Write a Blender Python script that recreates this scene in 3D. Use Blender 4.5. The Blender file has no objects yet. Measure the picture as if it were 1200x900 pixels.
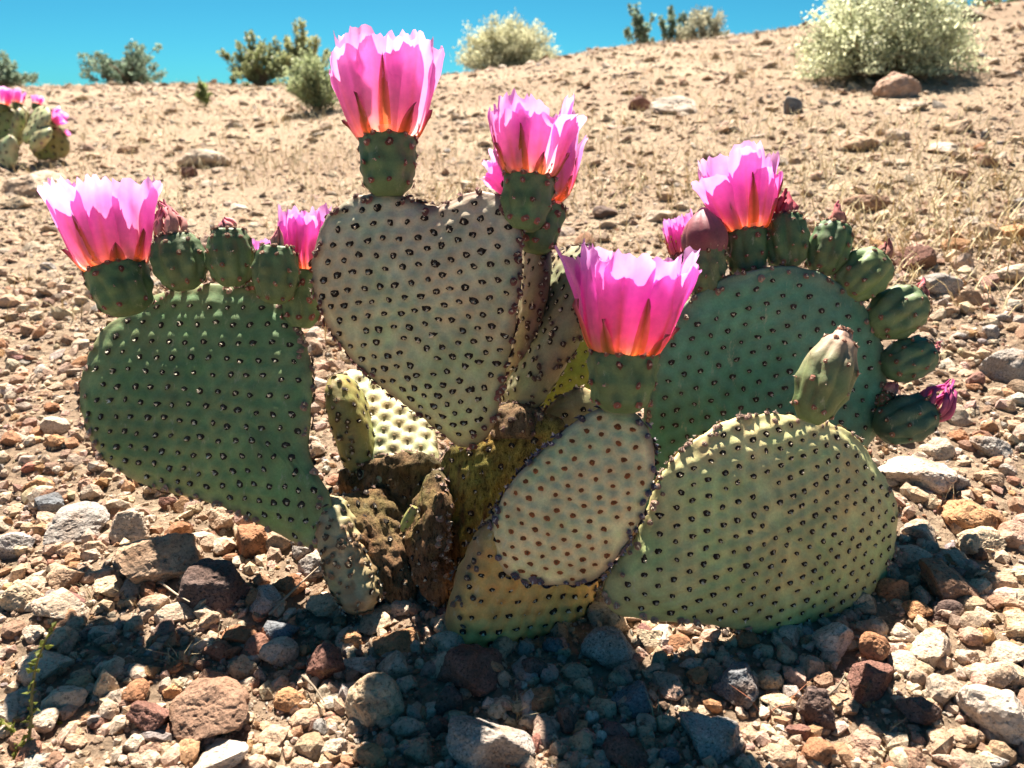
import bpy, math, random
import numpy as np
from mathutils import Vector

# ------------------------------------------------------------------ camera, sky, sun, exposure
scn = bpy.context.scene
COL = scn.collection
R = math.radians
F_PX = 903.0                                   # focal length in pixels of a 1200 x 900 picture
PITCH = R(20.0)
CAM = np.array([0.0, 0.0, 0.37])
FWD = np.array([0.0, math.cos(PITCH), -math.sin(PITCH)])
UPV = np.array([0.0, math.sin(PITCH), math.cos(PITCH)])
RGT = np.array([1.0, 0.0, 0.0])

cam_d = bpy.data.cameras.new('camera')
cam = bpy.data.objects.new('camera', cam_d)
COL.objects.link(cam)
cam.location = CAM
cam.rotation_euler = (R(90) - PITCH, 0, 0)
cam_d.sensor_width = 36.0
cam_d.lens = 36.0 * F_PX / 1200.0
cam_d.clip_start = 0.01
cam_d.clip_end = 2000
cam_d.dof.use_dof = True
cam_d.dof.focus_distance = 0.62
cam_d.dof.aperture_fstop = 10.0
scn.camera = cam

SUN_EL, SUN_AZ = R(55.0), R(-9.0)              # azimuth measured from +Y (ahead of the camera) towards +X
world = bpy.data.worlds.new('World')
scn.world = world
world.use_nodes = True
wn, wl = world.node_tree.nodes, world.node_tree.links
bg = wn['Background']
sky = wn.new('ShaderNodeTexSky')
sky.sky_type = 'NISHITA'
sky.sun_disc = False
sky.sun_elevation = SUN_EL
sky.sun_rotation = SUN_AZ
sky.altitude = 600
sky.air_density = 0.6
sky.dust_density = 0.7
sky.ozone_density = 1.0
hs = wn.new('ShaderNodeMixRGB'); hs.blend_type = 'MULTIPLY'; hs.inputs[0].default_value = 1.0
hs.inputs[2].default_value = (0.14, 0.63, 0.71, 1)
wl.new(sky.outputs[0], hs.inputs[1])
wl.new(hs.outputs[0], bg.inputs[0])
bg.inputs[1].default_value = 0.040

sun_d = bpy.data.lights.new('sun', 'SUN')
sun_d.energy = 5.0
sun_d.angle = R(0.53)
sun_d.color = (1.0, 0.91, 0.78)
sun = bpy.data.objects.new('sun', sun_d)
COL.objects.link(sun)
S_DIR = np.array([math.sin(SUN_AZ) * math.cos(SUN_EL), math.cos(SUN_AZ) * math.cos(SUN_EL), math.sin(SUN_EL)])
sun.rotation_euler = Vector(S_DIR).to_track_quat('Z', 'Y').to_euler()
sun.location = (0, 3, 5)

vs = scn.view_settings
vs.view_transform = 'Standard'
vs.look = 'None'
vs.exposure = 1.85
vs.gamma = 1.0
vs.use_curve_mapping = False
scn.cycles.max_bounces = 6
scn.cycles.diffuse_bounces = 2
scn.cycles.transmission_bounces = 4

rng = np.random.default_rng(7)
random.seed(7)

# ------------------------------------------------------------------ numeric helpers
def unit(v):
    v = np.asarray(v, float)
    return v / (np.linalg.norm(v) + 1e-12)

def at(px, py, d):
    """World point seen at pixel (px, py) of the 1200 x 900 picture at depth d."""
    return CAM + d * (FWD + RGT * (px - 600) / F_PX + UPV * (450 - py) / F_PX)

def hash3(i):
    i = i.astype(np.int64)
    h = (i[..., 0] * 374761393 + i[..., 1] * 668265263 + i[..., 2] * 2147483647) & 0xFFFFFFFF
    h = ((h ^ (h >> 13)) * 1274126177) & 0xFFFFFFFF
    h = ((h ^ (h >> 16)) * 2246822519) & 0xFFFFFFFF
    h = h ^ (h >> 15)
    return (h & 0xFFFFFF) / float(0xFFFFFF)

def vnoise(p):
    """Smooth value noise in -1..1 for an (n, 3) array."""
    p = np.asarray(p, float)
    i = np.floor(p); f = p - i
    u = f * f * (3 - 2 * f)
    out = 0
    for dx in (0, 1):
        for dy in (0, 1):
            for dz in (0, 1):
                w = (u[..., 0] if dx else 1 - u[..., 0]) * (u[..., 1] if dy else 1 - u[..., 1]) * (u[..., 2] if dz else 1 - u[..., 2])
                out = out + w * hash3(i + np.array([dx, dy, dz]))
    return out * 2 - 1

def fbm(p, oct=4, gain=0.5):
    a, s, o = 1.0, 1.0, 0
    p = np.asarray(p, float)
    for k in range(oct):
        o = o + a * vnoise(p * s + 17.3 * k)
        a *= gain; s *= 2.03
    return o

# ------------------------------------------------------------------ object helpers
WLOC = {}
def mesh_np(name, V, faces, mats, cols=None, smooth=False, midx=None):
    """faces: a list of (n, k) int arrays with k = 3 or 4."""
    me = bpy.data.meshes.new(name)
    V = np.asarray(V, np.float32)
    if not isinstance(faces, (list, tuple)): faces = [faces]
    faces = [np.asarray(f, np.int32) for f in faces if len(f)]
    me.vertices.add(len(V)); me.vertices.foreach_set('co', V.ravel())
    loops = np.concatenate([f.ravel() for f in faces])
    tot = np.concatenate([np.full(len(f), f.shape[1], np.int32) for f in faces])
    st = np.concatenate([[0], np.cumsum(tot)[:-1]]).astype(np.int32)
    me.loops.add(len(loops)); me.loops.foreach_set('vertex_index', loops)
    me.polygons.add(len(tot)); me.polygons.foreach_set('loop_start', st); me.polygons.foreach_set('loop_total', tot)
    me.polygons.foreach_set('use_smooth', np.full(len(tot), bool(smooth)))
    if midx is not None: me.polygons.foreach_set('material_index', np.asarray(midx, np.int32))
    for m in (mats if isinstance(mats, (list, tuple)) else [mats]): me.materials.append(m)
    if cols is not None:
        c = np.ones((len(V), 4), np.float32); c[:, :3] = np.clip(cols, 0, 1)
        a = me.color_attributes.new('Col', 'FLOAT_COLOR', 'POINT')
        a.data.foreach_set('color', c.ravel())
    me.update(calc_edges=True)
    return me

def link(name, me, origin, parent=None):
    o = bpy.data.objects.new(name, me)
    COL.objects.link(o)
    origin = np.asarray(origin, float)
    WLOC[o] = origin
    if parent is not None:
        o.parent = parent
        o.location = origin - WLOC[parent]
    else:
        o.location = origin
    return o

def build(name, V, faces, mats, origin=None, parent=None, cols=None, smooth=False, midx=None):
    V = np.asarray(V, float)
    if origin is None: origin = V.mean(0)
    return link(name, mesh_np(name, V - np.asarray(origin), faces, mats, cols, smooth, midx), origin, parent)

def tag(o, label=None, cat=None, group=None, kind=None):
    if label: o['label'] = label
    if cat: o['category'] = cat
    if group: o['group'] = group
    if kind: o['kind'] = kind
    return o

def empty(name, loc):
    return link(name, None, loc)

def grid_faces(nu, nv, wrap=False, flip=False):
    """quads on a nu x nv vertex grid, index = i * nv + j; wrap closes j."""
    i = np.arange(nu - 1)[:, None]; j = np.arange(nv if wrap else nv - 1)[None, :]
    j2 = (j + 1) % nv
    q = np.stack([i * nv + j, i * nv + j2, (i + 1) * nv + j2, (i + 1) * nv + j], -1).reshape(-1, 4)
    return q[:, ::-1] if flip else q

def frame_of(n, hint=(0, 0, 1)):
    n = unit(n)
    v = np.asarray(hint, float) - n * np.dot(hint, n)
    if np.linalg.norm(v) < 1e-4:
        v = np.array([1.0, 0, 0]) - n * n[0]
    v = unit(v)
    return np.cross(v, n), v, n

def tube(pts, rads, ns=5):
    """A tapered tube along pts: verts, quads."""
    pts = np.asarray(pts, float); n = len(pts)
    rads = np.broadcast_to(np.asarray(rads, float), (n,))
    t = np.gradient(pts, axis=0); t /= np.linalg.norm(t, axis=1, keepdims=True) + 1e-12
    ref = np.array([0.31, 0.87, 0.39])
    a = np.cross(t, ref); a /= np.linalg.norm(a, axis=1, keepdims=True) + 1e-9
    b = np.cross(t, a)
    th = np.linspace(0, 2 * math.pi, ns, endpoint=False)
    V = pts[:, None, :] + rads[:, None, None] * (np.cos(th)[None, :, None] * a[:, None, :] + np.sin(th)[None, :, None] * b[:, None, :])
    return V.reshape(-1, 3), grid_faces(n, ns, wrap=True)

class Mix:
    """collects pieces (verts, faces, colour) into one mesh"""
    def __init__(s): s.V, s.T, s.Q, s.C, s.n = [], [], [], [], 0
    def add(s, V, F, c):
        V = np.asarray(V, float); F = np.asarray(F)
        (s.T if F.shape[1] == 3 else s.Q).append(F + s.n)
        s.V.append(V); c = np.asarray(c, float)
        s.C.append(np.broadcast_to(c, V.shape).copy()); s.n += len(V)
    def build(s, name, mat, origin=None, parent=None, smooth=False):
        F = []
        if s.T: F.append(np.concatenate(s.T))
        if s.Q: F.append(np.concatenate(s.Q))
        return build(name, np.concatenate(s.V), F, mat, origin, parent, np.concatenate(s.C), smooth)

# ------------------------------------------------------------------ materials
def new_mat(name):
    m = bpy.data.materials.new(name); m.use_nodes = True
    nt = m.node_tree
    return m, nt.nodes, nt.links, nt.nodes['Principled BSDF']

def node(ns, t, **kw):
    n = ns.new(t)
    for k, v in kw.items(): setattr(n, k, v)
    return n

def noise(ns, ls, vec, scale, detail=4, rough=0.6):
    n = ns.new('ShaderNodeTexNoise')
    n.inputs['Scale'].default_value = scale; n.inputs['Detail'].default_value = detail; n.inputs['Roughness'].default_value = rough
    ls.new(vec, n.inputs['Vector'])
    return n.outputs['Fac']

def ramp(ns, ls, fac, stops):
    r = ns.new('ShaderNodeValToRGB')
    el = r.color_ramp.elements
    while len(el) < len(stops): el.new(0.5)
    for e, (p, c) in zip(el, stops):
        e.position = p; e.color = (c, c, c, 1) if np.isscalar(c) else (*c, 1)
    ls.new(fac, r.inputs[0])
    return r.outputs[0]

def mixc(ns, ls, mode, fac, a, b):
    m = ns.new('ShaderNodeMixRGB'); m.blend_type = mode
    for sock, v in zip(m.inputs, (fac, a, b)):
        if hasattr(v, 'links') or isinstance(v, bpy.types.NodeSocket): ls.new(v, sock)
        elif np.isscalar(v): sock.default_value = v if sock.type == 'VALUE' else (v, v, v, 1)
        else: sock.default_value = (*v, 1)
    return m.outputs[0]

def bump(ns, ls, height, strength, dist, nrm=None):
    b = ns.new('ShaderNodeBump'); b.inputs['Strength'].default_value = strength; b.inputs['Distance'].default_value = dist
    ls.new(height, b.inputs['Height'])
    if nrm is not None: ls.new(nrm, b.inputs['Normal'])
    return b.outputs['Normal']

def col_attr(ns):
    a = ns.new('ShaderNodeVertexColor'); a.layer_name = 'Col'
    return a.outputs[0]

def pos(ns):
    return ns.new('ShaderNodeNewGeometry').outputs['Position']

def make_rock_mat(name, speck_scale, dark, light, bump_d):
    m, ns, ls, b = new_mat(name)
    P = pos(ns); c = col_attr(ns)
    big = noise(ns, ls, P, 38, 5, 0.65)
    c1 = mixc(ns, ls, 'MULTIPLY', 1.0, c, ramp(ns, ls, big, [(0.3, (0.74, 0.66, 0.60)), (0.55, (1, 1, 1)), (0.75, (1.18, 1.16, 1.14))]))
    sp = noise(ns, ls, P, speck_scale, 3, 0.75)
    c2 = mixc(ns, ls, 'MULTIPLY', 1.0, c1, ramp(ns, ls, sp, [(0.34, dark), (0.46, 0.96), (0.56, 1.0), (0.70, light)]))
    ls.new(c2, b.inputs['Base Color'])
    b.inputs['Roughness'].default_value = 0.9
    b.inputs['Specular IOR Level'].default_value = 0.25
    v = ns.new('ShaderNodeTexVoronoi'); v.inputs['Scale'].default_value = speck_scale * 0.55; ls.new(P, v.inputs['Vector'])
    n1 = bump(ns, ls, noise(ns, ls, P, 150, 6, 0.7), 0.7, bump_d)
    n2 = bump(ns, ls, ramp(ns, ls, v.outputs['Distance'], [(0.0, 0.0), (0.35, 1.0)]), 0.35, bump_d * 0.4, n1)
    ls.new(n2, b.inputs['Normal'])
    return m

M = {}
M['rock'] = make_rock_mat('weathered_rock', 380, 0.42, 1.30, 0.007)
M['granite'] = make_rock_mat('speckled_granite', 560, 0.28, 1.6, 0.005)

def make_ground():
    m, ns, ls, b = new_mat('desert_soil')
    P = pos(ns)
    a = noise(ns, ls, P, 1.7, 6, 0.6)
    c = ramp(ns, ls, a, [(0.30, (0.28, 0.195, 0.135)), (0.5, (0.345, 0.25, 0.175)), (0.68, (0.40, 0.31, 0.215))])
    g = noise(ns, ls, P, 60, 6, 0.75)
    c = mixc(ns, ls, 'MULTIPLY', 1.0, c, ramp(ns, ls, g, [(0.3, 0.5), (0.5, 0.95), (0.7, 1.3)]))
    v = ns.new('ShaderNodeTexVoronoi'); v.inputs['Scale'].default_value = 110; ls.new(P, v.inputs['Vector'])
    c = mixc(ns, ls, 'MULTIPLY', 0.5, c, ramp(ns, ls, v.outputs['Color'], [(0.0, 0.45), (0.6, 1.1), (1.0, 1.4)]))
    ls.new(c, b.inputs['Base Color']); b.inputs['Roughness'].default_value = 0.95
    b.inputs['Specular IOR Level'].default_value = 0.15
    n1 = bump(ns, ls, noise(ns, ls, P, 90, 8, 0.75), 1.0, 0.008)
    n2 = bump(ns, ls, v.outputs['Distance'], 0.8, 0.004, n1)
    ls.new(n2, b.inputs['Normal'])
    return m
M['ground'] = make_ground()

def make_skin(name, rough, spec, bumpd, corky=False):
    m, ns, ls, b = new_mat(name)
    P = pos(ns); c = col_attr(ns)
    a = noise(ns, ls, P, 55, 5, 0.6)
    c1 = mixc(ns, ls, 'MULTIPLY', 1.0, c, ramp(ns, ls, a, [(0.3, 0.80), (0.52, 1.0), (0.72, 1.2)]))
    f = noise(ns, ls, P, 600, 3, 0.7)
    c1 = mixc(ns, ls, 'MULTIPLY', 1.0, c1, ramp(ns, ls, f, [(0.3, 0.88), (0.7, 1.12)]))
    pt_ = noise(ns, ls, P, 24, 4, 0.65)
    c1 = mixc(ns, ls, 'MULTIPLY', 1.0, c1, ramp(ns, ls, pt_, [(0.34, (0.86, 1.02, 0.92)), (0.5, (1, 1, 1)), (0.64, (1.16, 1.0, 0.98))]))
    # pale waxy scratches and scars
    mp = ns.new('ShaderNodeMapping'); mp.inputs['Scale'].default_value = (1.0, 0.6, 0.35); mp.inputs['Rotation'].default_value = (0.2, 0.5, 0.3); ls.new(P, mp.inputs[0])
    s = noise(ns, ls, mp.outputs[0], 120, 6, 0.8)
    fac = ramp(ns, ls, s, [(0.59, 0.0), (0.70, 0.5)])
    c1 = mixc(ns, ls, 'MIX', fac, c1, (0.56, 0.50, 0.37))
    if corky:
        mp2 = ns.new('ShaderNodeMapping'); mp2.inputs['Scale'].default_value = (1.0, 0.8, 0.28); mp2.inputs['Rotation'].default_value = (0.15, 0.25, 0.1); ls.new(P, mp2.inputs[0])
        fib = noise(ns, ls, mp2.outputs[0], 330, 5, 0.75)
        c1 = mixc(ns, ls, 'MULTIPLY', 1.0, c1, ramp(ns, ls, fib, [(0.36, 0.22), (0.47, 0.9), (0.6, 1.15), (0.72, 1.7)]))
    ls.new(c1, b.inputs['Base Color'])
    b.inputs['Roughness'].default_value = rough
    b.inputs['Specular IOR Level'].default_value = spec
    h = noise(ns, ls, P, 260 if not corky else 170, 5, 0.7)
    nb_ = bump(ns, ls, h, 0.35 if not corky else 0.9, bumpd)
    if corky: nb_ = bump(ns, ls, fib, 1.0, 0.006, nb_)
    ls.new(nb_, b.inputs['Normal'])
    return m
M['skin'] = make_skin('waxy_cactus_skin', 0.55, 0.3, 0.0012)
M['cork'] = make_skin('corky_old_cactus_skin', 0.85, 0.15, 0.005, True)

def make_simple(name, rough=0.8, spec=0.2, var=0.15, scale=300):
    m, ns, ls, b = new_mat(name)
    P = pos(ns)
    c = mixc(ns, ls, 'MULTIPLY', 1.0, col_attr(ns), ramp(ns, ls, noise(ns, ls, P, scale, 3), [(0.3, 1 - var), (0.7, 1 + var)]))
    ls.new(c, b.inputs['Base Color']); b.inputs['Roughness'].default_value = rough; b.inputs['Specular IOR Level'].default_value = spec
    return m
M['tuft'] = make_simple('areole_wool', 0.8, 0.2)
M['bark'] = make_simple('bush_bark', 0.9, 0.1, 0.3, 60)
M['straw'] = make_simple('dry_straw', 0.7, 0.2, 0.2, 80)

def make_thin(name, transl, spec, var=0.08, scale=180):
    """thin tissue that lets light through: petals and leaves"""
    m, ns, ls, b = new_mat(name)
    P = pos(ns)
    c = mixc(ns, ls, 'MULTIPLY', 1.0, col_attr(ns), ramp(ns, ls, noise(ns, ls, P, scale, 4), [(0.3, 1 - var), (0.7, 1 + var)]))
    ls.new(c, b.inputs['Base Color']); b.inputs['Roughness'].default_value = 0.5; b.inputs['Specular IOR Level'].default_value = spec
    t = ns.new('ShaderNodeBsdfTranslucent'); ls.new(c, t.inputs[0])
    mx = ns.new('ShaderNodeMixShader'); mx.inputs[0].default_value = transl
    ls.new(b.outputs[0], mx.inputs[1]); ls.new(t.outputs[0], mx.inputs[2])
    ls.new(mx.outputs[0], ns['Material Output'].inputs[0])
    return m
M['petal'] = make_thin('silky_petal', 0.66, 0.25)
M['leaf'] = make_thin('small_leaf', 0.45, 0.2, 0.25, 40)

# ------------------------------------------------------------------ terrain
_yy = np.linspace(0, 400, 8001)
_sl = np.interp(_yy, [0, 5.2, 8.8, 11, 16, 30, 60, 400], [1, 1, 0.0, -0.45, -0.6, -0.25, 0, 0])
_G = np.concatenate([[0], np.cumsum((_sl[1:] + _sl[:-1]) / 2 * np.diff(_yy))])
def terrain(x, y, fine=True):
    x = np.asarray(x, float); y = np.asarray(y, float)
    yy = y - 0.58
    t = x / np.maximum(np.abs(y) * 0.5 + y * 0.5, 0.9)
    s = np.interp(t, [-3, -0.61, -0.3, -0.06, 0.0, 0.1, 0.2, 0.35, 0.61, 3], [0.072, 0.077, 0.079, 0.095, 0.104, 0.122, 0.134, 0.158, 0.182, 0.20])
    z = np.where(yy > 0, s * np.interp(yy, _yy, _G), 0.03 * np.maximum(yy, -6))
    p = np.stack([x, y, np.zeros_like(x)], -1)
    far = np.clip((y - 1.0) / 4, 0, 1)
    z = z + 0.05 * far * vnoise(p * 0.9 + 3.1)
    z = z + 0.010 * vnoise(p * 5.5 + 9.7)
    if fine: z = z + 0.006 * vnoise(p * 19.0 + 1.7)
    return z

def hit(px, py):
    d = FWD + RGT * (px - 600) / F_PX + UPV * (450 - py) / F_PX
    ts = 0.2 * np.exp(np.linspace(0, math.log(120), 1500))
    P = CAM + ts[:, None] * d
    below = P[:, 2] < terrain(P[:, 0], P[:, 1])
    k = int(np.argmax(below)) if below.any() else len(ts) - 1
    return P[k], ts[k]

def axis_coords(n, lin, far, k):
    u = np.linspace(-1, 1, n)
    v = np.sinh(k * u) / math.sinh(k)
    return v * far
gx = axis_coords(251, 0, 300, 9.6)
u = np.linspace(-0.56, 1, 310)
gy = np.sinh(9.6 * u) / math.sinh(9.6) * 400 + 0.55
X, Y = np.meshgrid(gx, gy, indexing='ij')
Z = terrain(X, Y)
Vg = np.stack([X, Y, Z], -1).reshape(-1, 3)
g = build('ground', Vg, [grid_faces(len(gx), len(gy), flip=True)], M['ground'], origin=(0, 0, 0), smooth=True)
tag(g, kind='structure', label='tan gravelly desert hillside rising to a ridge under blue sky')

# ------------------------------------------------------------------ cactus builders
def closed_curve(pts, per=14):
    pts = np.asarray(pts, float); n = len(pts); out = []
    for i in range(n):
        p0, p1, p2, p3 = pts[(i - 1) % n], pts[i], pts[(i + 1) % n], pts[(i + 2) % n]
        for t in np.linspace(0, 1, per, endpoint=False):
            out.append(0.5 * ((2 * p1) + (-p0 + p2) * t + (2 * p0 - 5 * p1 + 4 * p2 - p3) * t * t + (-p0 + 3 * p1 - 3 * p2 + p3) * t ** 3))
    return np.array(out)

HEX = np.linspace(0, 2 * math.pi, 8, endpoint=False)
AF = []
for k in range(8):
    b2 = (k + 1) % 8
    AF += [[k, b2, 8 + b2], [k, 8 + b2, 8 + k], [8 + k, 8 + b2, 16]]
def add_areole(mx, p, n, r, dark, pale, rg, tall=1.0, down=None):
    """a low woolly cushion with a few stubby bristle tufts"""
    U, V_, N_ = frame_of(n, rg.normal(size=3))
    e = rg.uniform(0.65, 1.0); jr = rg.uniform(0.75, 1.15, 8)[:, None]
    ring = p + r * jr * (np.cos(HEX)[:, None] * U + e * np.sin(HEX)[:, None] * V_) + N_ * r * 0.02
    mid = p + r * jr * 0.55 * (np.cos(HEX + 0.3)[:, None] * U + e * np.sin(HEX + 0.3)[:, None] * V_) + N_ * r * 0.20 * tall
    V = np.concatenate([ring, mid, [p + N_ * r * 0.24 * tall]])
    c = np.array([np.asarray(dark) * 1.3] * 8 + [dark] * 8 + [np.asarray(dark) * 0.9 + np.asarray(pale) * 0.1])
    mx.add(V, AF, c * rg.uniform(0.8, 1.2))
    for k in range(3):
        a = rg.uniform(0, 2 * math.pi); d = r * (rg.uniform(0.0, 0.12) if k == 0 else rg.uniform(0.15, 0.45))
        q = p + d * (math.cos(a) * U + math.sin(a) * V_) + N_ * r * 0.16 * tall
        if down is not None: q = q + down * r * 0.32
        w = r * (rg.uniform(0.28, 0.46) if k == 0 else rg.uniform(0.12, 0.24)); h = r * rg.uniform(0.25, 0.6) * tall
        tip = q + N_ * h + (U * rg.normal() + V_ * rg.normal()) * h * 0.4
        tri = np.array([q + w * (math.cos(t) * U + math.sin(t) * V_) for t in (0.2, 2.3, 4.4)] + [tip])
        mx.add(tri, [[0, 1, 3], [1, 2, 3], [2, 0, 3]], np.asarray(pale) * rg.uniform(0.6, 1.25))

def make_pad(parent, loc_outline, O, U, V, N, T=0.009, sp=0.0155, col=(0.1, 0.14, 0.08), seed=0, mound=0.0008, pit=0.0006,
             bend=(0, 0), wob=0.003, rot=0.5, ar_r=0.0021, dark=(0.016, 0.010, 0.008), pale=(0.62, 0.54, 0.42),
             rimdark=(0.22, 0.14, 0.11), rimpale=(0.62, 0.52, 0.40), rim_sp=0.36, corky=0.0, corkcol=(0.14, 0.085, 0.045), rimcol=None,
             NT=168, K=46, KB=9, name='pad', edge=2.6, rough=0.0, rim_band=0.42, col2=None, rim_r=1.0, msg=0.40):
    """A pad: outline in its own plane (u, v metres about O), lens-shaped thickness, tubercles, areoles."""
    rg = np.random.default_rng(1000 + seed)
    pts = closed_curve(loc_outline)
    c = (pts.max(0) + pts.min(0)) / 2 * 0.5 + pts.mean(0) * 0.5
    d = pts - c
    th = np.arctan2(d[:, 1], d[:, 0]); rr = np.hypot(d[:, 0], d[:, 1])
    o = np.argsort(th); th, rr = th[o], rr[o]
    thp = np.concatenate([th - 2 * math.pi, th, th + 2 * math.pi]); rrp = np.tile(rr, 3)
    Rof = lambda a: np.interp(a, thp, rrp)
    Rm = rr.mean()
    vmin, vmax = pts[:, 1].min(), pts[:, 1].max()
    def warp(u_, v_):
        q = np.stack([u_ / 0.07, v_ / 0.07, np.full_like(u_, seed * 3.7)], -1)
        return bend[0] * (u_ / Rm) ** 2 + bend[1] * (v_ / Rm) ** 2 + wob * vnoise(q)
    def surf(a, r, side, zeta=None):
        """world position and normal; a angle, r 0..1, side +-1"""
        Ra = Rof(a)
        u_ = c[0] + r * Ra * np.cos(a); v_ = c[1] + r * Ra * np.sin(a)
        t = T * (1 + 0.35 * np.clip(1 - (v_ - vmin) / (vmax - vmin), 0, 1))
        z = t * np.sqrt(np.clip(1 - r ** edge, 0, 1)) * side
        w = warp(u_ - c[0], v_ - c[1])
        P = O + u_[:, None] * U + v_[:, None] * V + (z + w)[:, None] * N
        gr = edge * r ** (edge - 1) / Ra; gz = 2 * z / t ** 2
        er = np.cos(a)[:, None] * U + np.sin(a)[:, None] * V
        n = gr[:, None] * er + gz[:, None] * N
        n /= np.linalg.norm(n, axis=1, keepdims=True) + 1e-9
        return P, n, np.stack([u_, v_], -1)
    # ---- areole sites
    L = np.hypot(*(pts.max(0) - pts.min(0)))
    m_ = int(L / sp) + 3
    ii, jj = np.meshgrid(np.arange(-m_, m_), np.arange(-m_, m_), indexing='ij')
    su = (ii + 0.5 * (jj % 2)).ravel() * sp; sv = jj.ravel() * sp * 0.86
    cr, sr = math.cos(rot), math.sin(rot)
    s2 = np.stack([su * cr - sv * sr, su * sr + sv * cr], -1)
    s2 += 0.06 * sp * rg.normal(size=s2.shape)
    s2 += 0.0045 * np.stack([vnoise(np.c_[s2 / 0.06, np.full(len(s2), seed + .5)]), vnoise(np.c_[s2 / 0.06, np.full(len(s2), seed + 9.5)])], -1)
    s2 *= 1 + 0.12 * np.clip(s2[:, 1:2] / Rm, -1, 1)
    sa = np.arctan2(s2[:, 1], s2[:, 0]); srad = np.hypot(s2[:, 0], s2[:, 1]) / Rof(sa)
    ok = (srad < 0.93) & (rg.random(len(sa)) > 0.02)
    sa, srad = sa[ok], srad[ok]
    Pf, nf, sf = surf(sa, srad, 1.0)
    Pb, nb, sb = surf(sa, srad, -1.0)
    # rim sites
    per = np.linalg.norm(np.diff(np.r_[pts, pts[:1]], axis=0), axis=1).sum()
    nr = int(per / (sp * rim_sp))
    ra = np.interp(np.sort(rg.random(nr) * 0.35 + np.arange(nr)) / nr, np.linspace(0, 1, 721),
                   np.linspace(-math.pi, math.pi, 721))
    zz = rg.uniform(-rim_band, rim_band, nr)
    rr_ = (1 - zz ** 2) ** (1 / edge)
    Pr1, nr1, _ = surf(ra, rr_, 1.0); Pr2, nr2, _ = surf(ra, rr_, -1.0)
    Pr = np.where((zz > 0)[:, None], Pr1, Pr2); nrm = np.where((zz > 0)[:, None], nr1, nr2)
    # ---- surface mesh
    ta = np.linspace(-math.pi, math.pi, NT, endpoint=False)
    def shell(side, kk):
        r = 1 - (1 - np.linspace(0, 1, kk + 1)[1:]) ** 1.5
        if side < 0: r = r[:-1]
        A = np.tile(ta, len(r)); Rr = np.repeat(r, NT)
        return surf(A, Rr, side) + (Rr,)
    Pc, ncn, _ = surf(np.array([0.0]), np.array([0.0]), 1.0)
    Pcb, ncb, _ = surf(np.array([0.0]), np.array([0.0]), -1.0)
    A1, n1, _, r1 = shell(1, K); A2, n2, _, r2 = shell(-1, KB)
    Vv = np.concatenate([Pc, A1, Pcb, A2]); Nn = np.concatenate([ncn, n1, ncb, n2])
    Rr = np.concatenate([[0], r1, [0], r2])
    sites = np.concatenate([Pf, Pb, Pr])
    sites_m = np.concatenate([Pf + V * 0.20 * sp, Pb + V * 0.20 * sp, Pr])
    isrim = np.concatenate([np.zeros(len(Pf) + len(Pb)), np.ones(len(Pr))])
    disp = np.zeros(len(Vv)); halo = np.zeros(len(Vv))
    for k0 in range(0, len(Vv), 3000):
        D2 = ((Vv[k0:k0 + 3000, None, :] - sites[None]) ** 2).sum(-1)
        sg = np.where(isrim > 0, 0.26, msg) * sp
        D3 = ((Vv[k0:k0 + 3000, None, :] - sites_m[None]) ** 2).sum(-1)
        e = np.exp(-D3 / sg ** 2)
        disp[k0:k0 + 3000] = (np.where(isrim > 0, max(mound, 0.0022), mound) * e).max(1) - (pit * np.exp(-D2 / (0.22 * sp) ** 2)).max(1)
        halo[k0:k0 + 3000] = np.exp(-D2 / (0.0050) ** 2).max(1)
    nz = vnoise(Vv / 0.012 + seed)
    if rough > 0:
        disp = disp + rough * fbm(Vv / 0.011 + seed, 3)
    Vv = Vv + Nn * disp[:, None]
    # ---- skin colours, plus dimple shade painted round the areoles
    base = np.array(col, float)
    big = fbm(Vv / 0.040 + 5.1 * seed, 4)
    C = base[None] * (1 + 0.19 * big[:, None])
    if col2 is not None:                      # young or sun-bleached tissue away from the base
        f = np.clip(((Vv - O) @ V - vmin) / (vmax - vmin), 0, 1)[:, None]
        C = C * (1 - f) + np.array(col2)[None] * (1 + 0.13 * big[:, None]) * f
    C = C * (1 - 0.42 * halo[:, None] * np.array([0.7, 1.0, 1.0]))  # ring at each areole: darker skin there, deepened to paint in the dimple's shade
    rimf = np.clip((Rr - 0.90) / 0.10, 0, 1)[:, None]
    rc = np.array(rimcol if rimcol is not None else (base * 0.55 + np.array([0.17, 0.12, 0.085])))
    C = C * (1 - 0.7 * rimf) + rc[None] * 0.7 * rimf * (1 + 0.5 * nz[:, None])
    if corky > 0:
        f = (Vv - O) @ V
        low = np.clip(1 - (f - vmin) / (vmax - vmin), 0, 1)
        st_ = np.stack([(Vv - O) @ U / 0.005, (Vv - O) @ V / 0.016, (Vv - O) @ N / 0.006], -1)
        cf = np.clip((fbm(st_ + seed, 3) * 0.30 + corky * (0.30 + 1.1 * low) - 0.40) * 4, 0, 1)[:, None]
        Vv = Vv + Nn * (cf[:, 0] * 0.0035 * (np.abs(vnoise(st_ * 0.8 + 3)) - 0.4))[:, None]
        C = C * (1 - 0.35 * cf * np.clip(vnoise(st_ * 1.7 + 8), 0, 1)[:, None])
        C = C * (1 - cf) + np.array(corkcol)[None] * (1 + 0.5 * nz[:, None]) * cf
    F1 = grid_faces(K, NT, wrap=True) + 1
    fan = np.array([[0, 1 + j, 1 + (j + 1) % NT] for j in range(NT)])
    nb0 = 1 + K * NT
    kb = KB - 1
    F2 = grid_faces(kb, NT, wrap=True)[:, ::-1] + nb0 + 1
    fan2 = np.array([[nb0, nb0 + 1 + (j + 1) % NT, nb0 + 1 + j] for j in range(NT)])
    lf, lb = 1 + (K - 1) * NT, nb0 + 1 + (kb - 1) * NT
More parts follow.
